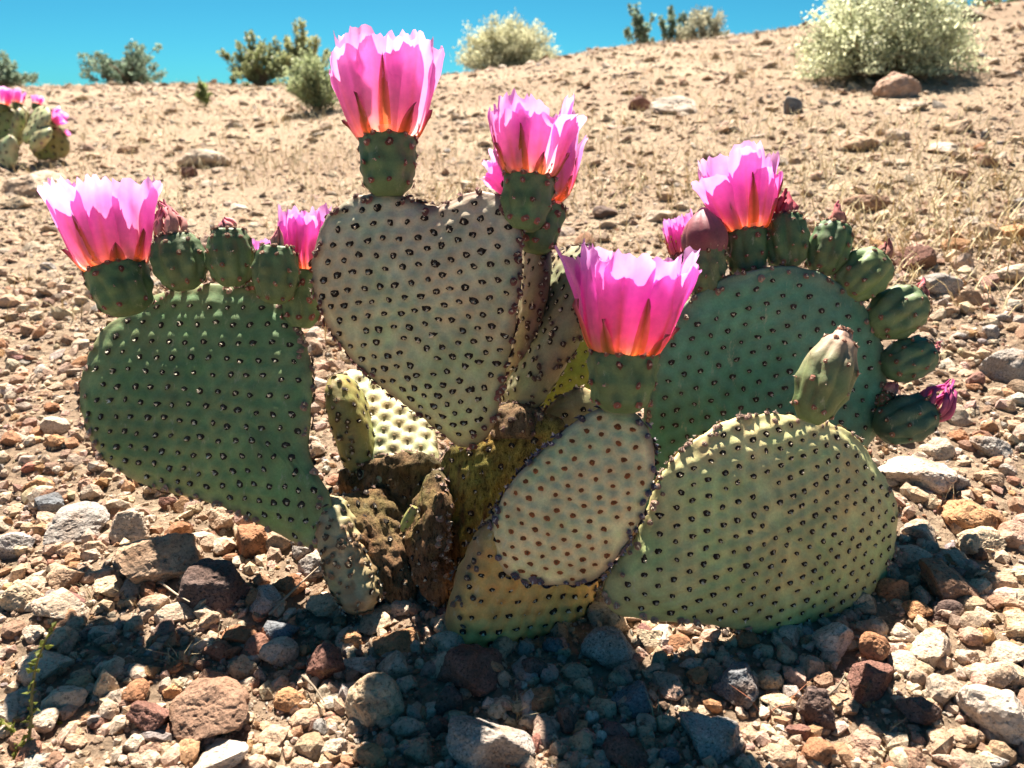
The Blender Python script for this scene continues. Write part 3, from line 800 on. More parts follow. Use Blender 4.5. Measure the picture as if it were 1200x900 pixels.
px_fruit((1028, 503), (1090, 482), 0.692, 30, 30, (1117, 446), col=(0.08, 0.14, 0.09), dcol=dict(col=(0.66, 0.08, 0.34), col2=(0.50, 0.14, 0.18), n=13, width=0.08, spread=0.5))
px_fruit((1030, 478), (1042, 460), 0.700, 9, 31, (1050, 446), dcol=dict(PINKDRY, n=5, width=0.3))
px_fruit((947, 494), (991, 386), 0.560, 33, 32, prof=BUD, name='flower_bud', col=(0.14, 0.20, 0.08), col2=(0.44, 0.28, 0.21), arcol=((0.22, 0.10, 0.07), (0.62, 0.48, 0.36)))

# ------------------------------------------------------------------ stones
def icosphere(sub):
    t = (1 + 5 ** 0.5) / 2
    V = [(-1, t, 0), (1, t, 0), (-1, -t, 0), (1, -t, 0), (0, -1, t), (0, 1, t), (0, -1, -t), (0, 1, -t), (t, 0, -1), (t, 0, 1), (-t, 0, -1), (-t, 0, 1)]
    F = [(0, 11, 5), (0, 5, 1), (0, 1, 7), (0, 7, 10), (0, 10, 11), (1, 5, 9), (5, 11, 4), (11, 10, 2), (10, 7, 6), (7, 1, 8), (3, 9, 4), (3, 4, 2), (3, 2, 6), (3, 6, 8), (3, 8, 9), (4, 9, 5), (2, 4, 11), (6, 2, 10), (8, 6, 7), (9, 8, 1)]
    V = [unit(v) for v in V]
    for _ in range(sub):
        cache, nf = {}, []
        def midp(a, b):
            k = (min(a, b), max(a, b))
            if k not in cache:
                V.append(unit(V[a] + V[b])); cache[k] = len(V) - 1
            return cache[k]
        for a, b, c in F:
            ab, bc, ca = midp(a, b), midp(b, c), midp(c, a)
            nf += [(a, ab, ca), (b, bc, ab), (c, ca, bc), (ab, bc, ca)]
        F = nf
    return np.array(V), np.array(F)
ICO = {s: icosphere(s) for s in (0, 1, 2, 3, 4)}
ICO[-1] = (np.array([[1, 0, 0], [0, 1, 0], [-1, 0, 0], [0, -1, 0], [0, 0, 1], [0, 0, -1]], float), np.array([[0, 1, 4], [1, 2, 4], [2, 3, 4], [3, 0, 4], [1, 0, 5], [2, 1, 5], [3, 2, 5], [0, 3, 5]]))

def rock_shape(sub, seed, planes=13, soft=14.0, rough=0.05, dim=(1, 0.8, 0.6)):
    """An angular broken stone: a ball cut by random planes with worn edges and a pitted skin."""
    rg = np.random.default_rng(seed * 13 + 5)
    D, Fc = ICO[sub]
    n = rg.normal(size=(planes, 3)); n /= np.linalg.norm(n, axis=1, keepdims=True)
    h = rg.uniform(0.48, 1.0, planes)
    if sub >= 2:
        n2 = rg.normal(size=(9, 3)); n2 /= np.linalg.norm(n2, axis=1, keepdims=True)
        n = np.concatenate([n, n2]); h = np.concatenate([h, rg.uniform(0.86, 1.1, 9)])
    dots = np.clip(D @ n.T, 1e-3, None)
    r = h[None] / dots
    r = np.minimum(r, 1.15)
    r = -np.log(np.exp(-soft * r).sum(1)) / soft
    P = D * r[:, None]
    if sub < 0: P = D + rg.normal(size=D.shape) * 0.33
    P /= np.abs(P).max(0)[None]
    P = P * np.array(dim)[None]
    if rough > 0:
        q = P * 2.2 + seed * 7.1
        P = P + D * (rough * fbm(q, 5 if sub > 2 else 2, 0.6))[:, None]
        if sub >= 3:
            P = P - D * (rough * 1.6 * np.clip(vnoise(P * 9 + seed) - 0.3, 0, 1))[:, None]
    return P, Fc

def euler(a, b, c):
    ca, sa, cb, sb, cc, sc = math.cos(a), math.sin(a), math.cos(b), math.sin(b), math.cos(c), math.sin(c)
    return np.array([[cc, -sc, 0], [sc, cc, 0], [0, 0, 1]]) @ np.array([[cb, 0, sb], [0, 1, 0], [-sb, 0, cb]]) @ np.array([[1, 0, 0], [0, ca, -sa], [0, sa, ca]])

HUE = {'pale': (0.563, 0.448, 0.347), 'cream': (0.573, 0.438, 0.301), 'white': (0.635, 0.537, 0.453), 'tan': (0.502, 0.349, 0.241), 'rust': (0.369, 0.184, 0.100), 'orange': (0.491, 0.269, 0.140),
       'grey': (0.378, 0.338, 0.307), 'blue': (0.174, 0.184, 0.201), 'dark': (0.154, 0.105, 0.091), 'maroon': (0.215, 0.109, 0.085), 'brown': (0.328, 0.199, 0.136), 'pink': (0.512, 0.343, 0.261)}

def stone(px, py, w, h, hue, label, seed, sub=4, tiltz=None, lean=0.0, flat=None, group=None, name='stone', mat=None, soft=None):
    rg = np.random.default_rng(seed)
    P0, d = hit(px, py + 0.22 * h)
    k = d / F_PX
    a, c = w * k * 0.5, max(h * k * 0.52, 0.3 * w * k * 0.5)
    if flat: c *= flat
    b = rg.uniform(0.7, 0.95) * a
    P, Fc = rock_shape(sub, seed, planes=int(rg.integers(7, 12)), soft=soft or rg.uniform(35, 80), rough=0.065, dim=(1, 1, 1))
    P = P * np.array([a, b, c])
    Rm = euler(rg.normal() * 0.08, lean + rg.normal() * 0.05, (rg.uniform(-0.5, 0.5) if tiltz is None else tiltz))
    P = P @ Rm.T
    O = np.array([P0[0], P0[1] + b * 0.25, 0.0])
    O[2] = terrain(O[0], O[1]) + 0.32 * c
    base = np.array(HUE[hue])
    up = np.clip(P[:, 2] / (np.abs(P[:, 2]).max() + 1e-9), -1, 1)
    f = fbm(P / (0.5 * a) + seed, 3)
    C = base[None] * (1 + 0.14 * f[:, None])
    st = np.clip(vnoise(P / (0.7 * a) + seed * 1.3) * 1.5 - 0.4 - 0.5 * up, 0, 0.7)[:, None]     # soil-stained rusty patches near the buried side
    C = C * (1 - st) + np.array([0.33, 0.19, 0.11])[None] * st * (base.mean() / 0.35) ** 0.5
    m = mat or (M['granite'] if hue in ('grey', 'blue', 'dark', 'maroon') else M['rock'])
    o = build(name, P + O, [Fc], m, origin=O, cols=C, smooth=False)
    tag(o, label, 'stone', group)
    return o, O, a

# (x, y, w, h, hue, label, short phrase that names it as a landmark)
HAND = [
 (56, 590, 42, 30, 'blue', 'dark blue-grey stone left of the left pad', 'dark blue-grey stone left of the left pad'),
 (78, 617, 86, 38, 'grey', 'long pale grey slab below the dark blue-grey stone', 'long pale grey slab on the left'),
 (16, 643, 50, 36, 'grey', 'rounded grey stone at the left edge below the long slab', 'rounded grey stone at the left edge'),
 (154, 622, 62, 46, 'pale', 'pitted whitish stone behind the big tan boulder', 'pitted whitish stone on the left'),
 (186, 658, 94, 78, 'tan', 'big tan pitted boulder lit from above under the left pad', 'big tan pitted boulder'),
 (294, 638, 54, 56, 'rust', 'round red-brown stone under the tip of the left pad', 'round red-brown stone'),
 (246, 694, 84, 54, 'dark', 'black shaded rock right of the big tan boulder', 'black shaded rock by the tan boulder'),
 (80, 678, 58, 32, 'tan', 'tan stone between long grey slab and tilted pale slab', 'tan stone below the long grey slab'),
 (24, 700, 54, 44, 'cream', 'cream coloured block at the left edge', 'cream block at the left edge'),
 (70, 712, 68, 30, 'pale', 'tilted pale slab with a dark front face', 'tilted pale slab'),
 (126, 690, 38, 26, 'cream', 'small cream stone touching the big tan boulder on its left', 'small cream stone by the tan boulder'),
 (52, 782, 76, 50, 'pale', 'broad pale stone above the leafy weed in lower left', 'broad pale stone at lower left'),
 (122, 804, 36, 44, 'cream', 'upright cream block in the lower left gravel', 'upright cream block at lower left'),
 (80, 820, 44, 28, 'pale', 'low pale stone left of the upright cream block', 'low pale stone at lower left'),
 (240, 842, 112, 72, 'brown', 'large brown boulder at lower left, half in shade', 'large brown half-shaded boulder', 3),
 (172, 848, 56, 46, 'maroon', 'dark maroon stone left of the large brown boulder', 'dark maroon stone at lower left'),
 (262, 889, 84, 34, 'white', 'long white slab at the bottom edge under the brown boulder', 'long white slab at the bottom edge'),
 (48, 850, 42, 24, 'pale', 'small pale slab near the lower left corner', 'small pale slab near the lower left corner'),
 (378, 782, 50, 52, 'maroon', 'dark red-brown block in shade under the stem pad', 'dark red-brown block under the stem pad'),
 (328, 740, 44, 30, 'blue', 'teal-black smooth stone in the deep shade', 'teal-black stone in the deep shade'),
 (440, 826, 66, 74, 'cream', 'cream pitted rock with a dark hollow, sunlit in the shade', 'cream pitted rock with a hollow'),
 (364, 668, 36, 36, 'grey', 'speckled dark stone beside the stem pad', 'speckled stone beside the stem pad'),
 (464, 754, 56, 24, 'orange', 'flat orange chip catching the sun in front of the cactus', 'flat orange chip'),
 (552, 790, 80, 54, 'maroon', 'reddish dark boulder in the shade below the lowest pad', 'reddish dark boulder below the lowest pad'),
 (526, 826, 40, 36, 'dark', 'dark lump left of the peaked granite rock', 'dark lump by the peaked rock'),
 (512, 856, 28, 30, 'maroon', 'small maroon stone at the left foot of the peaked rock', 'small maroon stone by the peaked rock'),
 (578, 874, 116, 82, 'grey', 'peaked grey granite rock with a sunlit ridge at the bottom edge', 'peaked granite rock'),
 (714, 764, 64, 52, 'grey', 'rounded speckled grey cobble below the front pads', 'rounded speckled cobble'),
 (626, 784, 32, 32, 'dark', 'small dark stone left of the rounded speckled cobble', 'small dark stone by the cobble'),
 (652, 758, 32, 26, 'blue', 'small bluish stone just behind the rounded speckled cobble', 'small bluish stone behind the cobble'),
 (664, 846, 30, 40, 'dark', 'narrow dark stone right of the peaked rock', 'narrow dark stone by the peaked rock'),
 (694, 842, 18, 26, 'white', 'small white sunlit stone in the shade', 'small white sunlit stone'),
 (704, 868, 16, 24, 'white', 'white pebble below the small white sunlit stone', 'white pebble'),
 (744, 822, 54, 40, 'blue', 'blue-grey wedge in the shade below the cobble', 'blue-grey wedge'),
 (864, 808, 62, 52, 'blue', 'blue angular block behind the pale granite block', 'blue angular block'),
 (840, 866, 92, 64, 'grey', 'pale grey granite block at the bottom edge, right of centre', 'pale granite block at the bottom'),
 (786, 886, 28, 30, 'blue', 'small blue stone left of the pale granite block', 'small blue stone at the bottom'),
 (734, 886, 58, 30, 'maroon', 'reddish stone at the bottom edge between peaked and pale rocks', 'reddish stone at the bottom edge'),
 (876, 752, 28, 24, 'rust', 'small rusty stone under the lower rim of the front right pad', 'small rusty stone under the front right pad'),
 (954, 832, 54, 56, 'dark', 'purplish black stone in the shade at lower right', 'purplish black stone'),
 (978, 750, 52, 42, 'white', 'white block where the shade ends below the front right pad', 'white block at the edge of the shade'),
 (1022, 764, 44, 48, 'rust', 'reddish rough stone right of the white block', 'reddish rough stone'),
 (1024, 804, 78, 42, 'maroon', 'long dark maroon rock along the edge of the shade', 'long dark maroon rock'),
 (1094, 765, 62, 44, 'pale', 'pale faceted rock on the right below the dark stone', 'pale faceted rock'),
 (1106, 813, 42, 42, 'pale', 'pale upright stone left of the big square slab', 'pale upright stone'),
 (1078, 834, 50, 36, 'dark', 'dark stone between maroon rock and pale upright stone', 'dark stone by the maroon rock'),
 (1170, 838, 90, 78, 'white', 'big square whitish slab at the lower right edge', 'big square whitish slab'),
 (1112, 686, 78, 50, 'brown', 'tan wedge-shaped rock right of the front right pad', 'wedge-shaped tan rock'),
 (1152, 636, 60, 34, 'cream', 'flat yellowish stone above the wedge-shaped rock', 'flat yellowish stone'),
 (1171, 682, 42, 32, 'tan', 'tan stone right of the wedge-shaped rock', 'tan stone by the wedge-shaped rock'),
 (1067, 652, 52, 30, 'pale', 'pale stone by the right rim of the front right pad', 'pale stone by the front right pad'),
 (1048, 694, 38, 38, 'rust', 'rusty block against the lower right rim of the pad', 'rusty block by the front right pad'),
 (1112, 719, 40, 28, 'dark', 'charcoal stone below the wedge-shaped rock', 'charcoal stone on the right'),
 (1139, 604, 68, 42, 'orange', 'crumbly orange rock at mid right', 'crumbly orange rock'),
 (1075, 557, 82, 48, 'white', 'large white flat-topped rock right of the back pad', 'large white flat-topped rock'),
 (1124, 571, 36, 28, 'grey', 'grey pebble right of the flat-topped rock', 'grey pebble by the flat-topped rock'),
 (1190, 734, 42, 34, 'cream', 'cream stone at the right edge above the square slab', 'cream stone at the right edge'),
 (1178, 768, 52, 30, 'pale', 'low pale slab directly above the big square slab', 'low pale slab above the square slab'),
 (1166, 892, 30, 26, 'grey', 'small grey stone in the lower right corner', 'small grey stone in the lower right corner'),
 (1075, 719, 36, 24, 'orange', 'small orange stone left of the charcoal stone', 'small orange stone'),
 (1058, 746, 36, 28, 'pale', 'small pale stone wedged between the reddish rough stone and the small orange one', 'small pale stone by the reddish one'),
 (1016, 239, 52, 26, 'brown', 'brown flat-topped block on the slope above the right fruits', 'brown flat-topped block'),
 (1159, 190, 28, 17, 'brown', 'brown stone high on the slope at right', 'brown stone high on the slope'),
 (1125, 209, 32, 16, 'brown', 'dun stone below and left of the brown stone at upper right', 'dun stone on the right slope'),
 (1104, 338, 54, 32, 'grey', 'flat grey slab right of the fruits', 'flat grey slab right of the fruits'),
 (1188, 322, 48, 26, 'pale', 'pale flat slab at the right edge on the slope', 'pale flat slab at the right edge'),
 (1184, 434, 58, 52, 'grey', 'large pale grey square block at the right edge', 'square grey block at the right edge'),
 (1072, 306, 48, 34, 'maroon', 'dark red-brown rock just behind the right fruits', 'dark rock behind the right fruits'),
 (1136, 352, 32, 24, 'tan', 'tan stone right of the flat grey slab', 'tan stone by the flat grey slab'),
 (1100, 528, 36, 28, 'pale', 'pale stone above the large flat-topped rock', 'pale stone above the flat-topped rock'),
 (1162, 526, 50, 30, 'grey', 'greyish stone below the square grey block', 'greyish stone below the square block'),
 (1187, 275, 42, 26, 'orange', 'orange-brown stone at the right edge of the slope', 'orange-brown stone at the right edge'),
 (795, 127, 66, 26, 'white', 'white boulder on the slope, under the sky', 'white boulder on the slope'),
 (750, 124, 28, 20, 'maroon', 'dark red stone left of the white boulder', 'dark red stone by the white boulder'),
 (929, 127, 22, 28, 'blue', 'upright bluish stone standing on the slope', 'upright bluish stone'),
 (1053, 104, 52, 40, 'pink', 'large pinkish rock in front of the big bush', 'pinkish rock by the big bush'),
 (1070, 126, 34, 16, 'pale', 'pale flat stone at the foot of the pinkish rock', 'pale flat stone by the pinkish rock'),
 (1125, 150, 36, 22, 'tan', 'tan stone down the slope from the pinkish rock', 'tan stone down the slope'),
 (1008, 170, 46, 20, 'tan', 'tan flat stone on the slope below the big bush', 'tan flat stone below the big bush'),
 (1052, 160, 28, 22, 'pale', 'pale stone just right of the tan flat stone', 'pale stone right of the flat one'),
 (1105, 176, 36, 13, 'white', 'white low stone on the right slope', 'white low stone'),
 (236, 190, 62, 28, 'pale', 'pale boulder behind the left pad, far slope', 'pale boulder on the left slope'),
 (222, 203, 20, 22, 'maroon', 'small dark red stone leaning on the pale left boulder', 'small dark red stone on the left'),
 (36, 220, 84, 34, 'pale', 'low pale boulder below the distant cactus', 'low pale boulder below the distant cactus'),
 (18, 240, 40, 20, 'cream', 'cream stone at the left edge below the low pale boulder', 'cream stone at the far left'),
 (1128, 20, 54, 14, 'pale', 'pale ledge on the ridge right of the big bush', 'pale ledge on the ridge'),
 (710, 250, 34, 16, 'dark', 'dark stone behind the tall flowers', 'dark stone behind the flowers'),
 (776, 254, 38, 20, 'pale', 'pale stone left of the right-hand flower', 'pale stone by the right-hand flower'),
]
TAKEN = []
MARKS = []
LEANS = {6: 0.3, 9: 0.25, 16: -0.3, 20: -0.35, 26: 0.0, 47: 0.35}
for i, (x, y, w, h, hue, lab, short, *alt) in enumerate(HAND):
    o, O, a = stone(x, y, w, h, hue, lab, 100 + i + (90 * alt[0] if alt else 0), sub=4 if w > 48 else 3, lean=LEANS.get(i, 0.0))
    TAKEN.append((O[0], O[1], a)); MARKS.append((x, y, max(w, h), short))

# further single stones, each named by the landmark it lies next to
def in_poly(x, y, poly):
    c = False; n = len(poly)
    for i in range(n):
        (x1, y1), (x2, y2) = poly[i], poly[(i + 1) % n]
        if (y1 > y) != (y2 > y) and x < (x2 - x1) * (y - y1) / (y2 - y1) + x1: c = not c
    return c
MASKS = [P_LEFT, P_HEART, P_BACK, P_FRONT_R, P_CREAM, [(370, 560), (530, 520), (700, 480), (710, 690), (690, 740), (540, 775), (500, 700), (440, 720), (390, 690)],
         [(950, 240), (1110, 340), (1110, 520), (980, 540)], [(660, 280), (820, 280), (790, 420), (760, 500), (690, 480)]]
used = set()
rg = np.random.default_rng(42)
auto = 0; tries = 0
HN = ['pale', 'cream', 'tan', 'pink', 'rust', 'orange', 'grey', 'brown', 'white', 'maroon']
HW = np.array([0.24, 0.15, 0.2, 0.12, 0.07, 0.05, 0.06, 0.06, 0.03, 0.02])
WORD = {'pale': 'pale', 'cream': 'cream', 'tan': 'tan', 'pink': 'pinkish', 'rust': 'rusty', 'orange': 'orange-brown', 'grey': 'grey', 'brown': 'brown', 'white': 'whitish', 'maroon': 'dark red'}
while auto < 205 and tries < 9000:
    tries += 1
    y = 130 + 770 * rg.random() ** 0.8; x = rg.uniform(2, 1198)
    if any(in_poly(x, y, m) for m in MASKS): continue
    w = rg.uniform(0.55, 1.0) ** 1.2 * (16 + 34 * np.clip((y - 130) / 600, 0, 1)); h = w * rg.uniform(0.5, 0.85)
    P0, d = hit(x, y + 0.22 * h)
    a = w * d / F_PX / 2
    if any((P0[0] - q[0]) ** 2 + (P0[1] - q[1]) ** 2 < (0.8 * (a + q[2])) ** 2 for q in TAKEN): continue
    hue = str(rg.choice(HN, p=HW / HW.sum()))
    shade = 230 < x < 1010 and y > 690
    best = None
    for m in sorted(MARKS, key=lambda m: (m[0] - x) ** 2 + (m[1] - y) ** 2)[:4]:
        dx, dy = x - m[0], y - m[1]
        side = ('right of' if dx > 0 else 'left of') if abs(dx) > abs(dy) * 1.2 else ('below' if dy > 0 else 'above')
        if (m[3], side) not in used: best = (m[3], side); break
    if best is None: continue
    used.add(best)
    lab = 'small %s stone %s the %s' % (WORD[hue], best[1], best[0])
    o, O, a = stone(x, y, w, h, hue, lab, 400 + tries, sub=3, group='smaller loose stones on the slope')
    TAKEN.append((O[0], O[1], a)); auto += 1

# ------------------------------------------------------------------ gravel: what nobody could count
PAL = np.array([HUE[k] for k in HN]); 
def gravel(name, n, ymin, ymax, sub, smin, smax, seed, label, zr=(0.4, 0.8), mixs=0.0, pw=2.2):
    rg = np.random.default_rng(seed)
    lib = [rock_shape(sub, 900 + k + seed, planes=8, soft=50, rough=0.06 if sub > 0 else 0.0, dim=(1, 1, 1)) for k in range(14)]
    nv = len(lib[0][0]); Fc = lib[0][1]
    y = np.exp(rg.uniform(math.log(ymin), math.log(ymax), n)); x = y * rg.uniform(-1.15, 1.15, n) + rg.normal(size=n) * 0.15
    sz = smin * (y ** 0.62) * (smax / smin) ** (rg.random(n) ** pw)
    z = terrain(x, y)
    a, b, c = rg.uniform(0, 6.28, (3, n)); 
    ca, sa, cb, sb, cc, sc = np.cos(a), np.sin(a), np.cos(b * 0.12), np.sin(b * 0.12), np.cos(c * 0.12), np.sin(c * 0.12)
    dims = np.stack([sz, sz * rg.uniform(0.6, 1, n), sz * rg.uniform(zr[0], zr[1], n)], -1)
    LV = np.stack([l[0] for l in lib])
    P = LV[rg.integers(0, 14, n)] * dims[:, None, :]
    X1, Y1, Z1 = P[..., 0], P[..., 1], P[..., 2]
    Y1, Z1 = Y1 * cb[:, None] - Z1 * sb[:, None], Y1 * sb[:, None] + Z1 * cb[:, None]
    X1, Z1 = X1 * cc[:, None] + Z1 * sc[:, None], -X1 * sc[:, None] + Z1 * cc[:, None]
    X1, Y1 = X1 * ca[:, None] - Y1 * sa[:, None], X1 * sa[:, None] + Y1 * ca[:, None]
    V = np.stack([X1 + x[:, None], Y1 + y[:, None], Z1 + (z + 0.25 * dims[:, 2])[:, None]], -1).reshape(-1, 3)
    hi = rg.choice(len(HN), n, p=HW / HW.sum())
    C = PAL[hi] * rg.uniform(0.75, 1.18, (n, 1)) + rg.normal(size=(n, 3)) * 0.012
    C = C * (1 - mixs) + np.array([0.46, 0.365, 0.285]) * mixs * rg.uniform(0.85, 1.15, (n, 1))
    F = (Fc[None] + (np.arange(n) * nv)[:, None, None]).reshape(-1, 3)
    o = build(name, V, [F], M['rock'], origin=(0, 0, 0), cols=np.repeat(C, nv, 0), smooth=False)
    tag(o, label, 'gravel', kind='stuff')
gravel('gravel', 4300, 0.22, 1.5, 1, 0.0052, 0.0220, 5, 'loose angular gravel covering the ground around the cactus', (0.45, 0.85), 0.1, 1.7)
gravel('chippings', 16000, 0.24, 1.4, 0, 0.0032, 0.0140, 15, 'broken stone chips lying thick between the larger stones', (0.45, 0.85), 0.15, 2.0)
gravel('pebbles', 12000, 0.9, 10.5, 0, 0.0032, 0.018, 6, 'scattered pebbles over the hillside up to the ridge', (0.2, 0.42), 0.45, 2.4)
gravel('scree', 30000, 1.1, 10.8, -1, 0.0026, 0.010, 9, 'small chips of rock strewn over the slope', (0.25, 0.5), 0.4)
gravel('grit', 36000, 0.22, 2.2, -1, 0.0016, 0.0062, 8, 'fine grit and chips between the stones', (0.5, 0.9), 0.25)

# ------------------------------------------------------------------ dry grass and litter
def blades(name, spots, label, hmin, hmax, per, seed, col, wid=0.0006, spread=0.02, kind='stuff', cat='dry grass'):
    rg = np.random.default_rng(seed); V, F, C, n = [], [], [], 0
    for (x, y) in spots:
        z = float(terrain(np.array(x), np.array(y)))
        s = 1.0
        for k in range(per):
            an = rg.uniform(0, 6.28); L = rg.uniform(hmin, hmax) * s; ln = rg.uniform(0.15, 0.9)
            b = np.array([x + rg.normal() * spread * 0.4, y + rg.normal() * spread * 0.4, z - 0.003])
            d = np.array([math.cos(an) * ln, math.sin(an) * ln, 1.0]); d /= np.linalg.norm(d)
            sd = np.array([-math.sin(an), math.cos(an), 0]) * wid
            m = b + d * L * 0.55; t = b + d * L + np.array([math.cos(an), math.sin(an), -0.5]) * L * 0.2
            w2 = np.cross(sd, d)
            V += [b - sd, b + sd, b + w2, m - sd * .7, m + sd * .7, m + w2 * .7, t]
            F += [[n, n + 1, n + 4], [n, n + 4, n + 3], [n + 1, n + 2, n + 5], [n + 1, n + 5, n + 4], [n + 3, n + 4, n + 6], [n + 4, n + 5, n + 6]]
            C += [np.array(col) * rg.uniform(0.6, 1.25)] * 7; n += 7
    o = build(name, np.array(V), [np.array(F)], M['straw'], cols=np.array(C))
    tag(o, label, cat, kind=kind)
    return o
rg = np.random.default_rng(77)
ys = np.exp(rg.uniform(math.log(1.1), math.log(10), 4200)); xs = ys * rg.uniform(-1.1, 1.1, 4200)
keep = vnoise(np.stack([xs * 0.7, ys * 0.7, 0 * xs], -1)) + 0.25 > rg.normal(size=4200) * 0.3
blades('dry_grass', list(zip(xs[keep], ys[keep])), 'sparse straw-coloured dry grass over the hillside', 0.02, 0.07, 8, 3, (0.66, 0.53, 0.31), wid=0.0012, spread=0.13)
TUFTS = [(212, 776, 0.035, 9, 'dry straw tuft in the shade below the black rock'), (232, 600, 0.045, 4, 'single brown grass stalk under the left pad'),
         (262, 752, 0.03, 10, 'fine pale dry tuft beside the teal-black stone'), (150, 712, 0.025, 6, 'short straw wisps under the big tan boulder'),
         (1040, 868, 0.03, 6, 'pale straw wisps in the gravel near the lower right'), (900, 845, 0.045, 5, 'reddish dry stalks by the blue angular block'),
         (610, 842, 0.03, 6, 'pale wiry stems right of the peaked rock'), (770, 852, 0.03, 7, 'tangled straw left of the pale granite block'),
         (1092, 690, 0.03, 6, 'pale straw in front of the wedge-shaped rock'), (1155, 745, 0.03, 6, 'dry stalks above the low pale slab'),
         (1110, 590, 0.03, 8, 'golden grass wisps left of the crumbly orange rock'), (500, 760, 0.018, 8, 'small star-shaped dry tuft below the lowest pad'),
         (106, 705, 0.028, 9, 'yellowish dry tuft right of the tilted pale slab'), (62, 622, 0.025, 6, 'yellow wisps on the long grey slab')]
for i, (x, y, L, n, lab) in enumerate(TUFTS):
    P0, d = hit(x, y)
    o = blades('grass_tuft', [(P0[0], P0[1])], lab, L * 0.5, L, n, 60 + i, (0.50, 0.40, 0.24) if i != 5 else (0.36, 0.14, 0.08), wid=0.0005, spread=0.01, kind=None, cat='grass tuft')
    o['group'] = 'dry tufts among the stones'
# fallen twigs
TWIGS = [((790 / 2.5, 728), (375, 684), 'long thin pale twig leaning below the stem pad'), ((355, 800), (382, 846), 'short brown twig on the dark red-brown block'), ((190, 690), (226, 726), 'pale thin twig beside the big tan boulder'), ((935, 838), (985, 812), 'dark twig across the purplish black stone')]
for i, (a, b, lab) in enumerate(TWIGS):
    A, _ = hit(*a); B, _ = hit(*b)
    A = A + [0, 0, 0.006]; B = B + [0, 0, 0.016]
    pts = [A * (1 - t) + B * t + 0.0016 * np.random.default_rng(i).normal(size=3) * math.sin(3 * t) for t in np.linspace(0, 1, 7)]
    v, f = tube(pts, np.linspace(0.0011, 0.0005, 7), 5)
    tag(build('twig', v, [f], M['straw'], cols=np.tile(np.array([0.42, 0.33, 0.24]) * (1 if i in (0, 2) else 0.5), (len(v), 1)), smooth=True), lab, 'twig')
# leafy weed at lower left
P0, d = hit(30, 885)
weed = empty('leafy_weed', P0); tag(weed, 'small leafy green weed with upright stalk in the lower left corner', 'plant')
rg = np.random.default_rng(12); mx = Mix(); ms = Mix()
for (bx, by, tx, ty, dd) in ((20, 890, 62, 735, 0.0), (24, 892, 8, 845, 0.0), (28, 890, 60, 850, 0.01)):
    A = hit(bx, by)[0]; dA = np.dot(A - CAM, FWD); B = at(tx, ty, dA + 0.015 + dd)
    pts = [A * (1 - t) + B * t + np.array([0.004 * math.sin(5 * t + bx), 0, 0]) for t in np.linspace(0, 1, 12)]
    v, f = tube(pts, np.linspace(0.0012, 0.0006, 12), 5); ms.add(v, f, (0.24, 0.20, 0.08))
    for t in np.linspace(0.08, 1, 20):
        for q in range(2):
            p = A * (1 - t) + B * t + np.array([0.004 * math.sin(5 * t + bx), 0, 0]); dr = unit(rg.normal(size=3) + [0, 0, 0.4]); sz = rg.uniform(0.0028, 0.0058)
            sd = unit(np.cross(dr, rg.normal(size=3)))
            nn = np.cross(dr, sd) * sz * 0.25
            c = np.array([0.20, 0.23, 0.05]) * rg.uniform(0.5, 1.3)
            mx.add([p, p + dr * sz * .5 + sd * sz * .4 + nn, p + dr * sz * 1.1, p + dr * sz * .5 - sd * sz * .4 + nn], [[0, 1, 2], [0, 2, 3]], c)
ms.build('stalk', M['bark'], parent=weed); mx.build('foliage', M['leaf'], parent=weed)

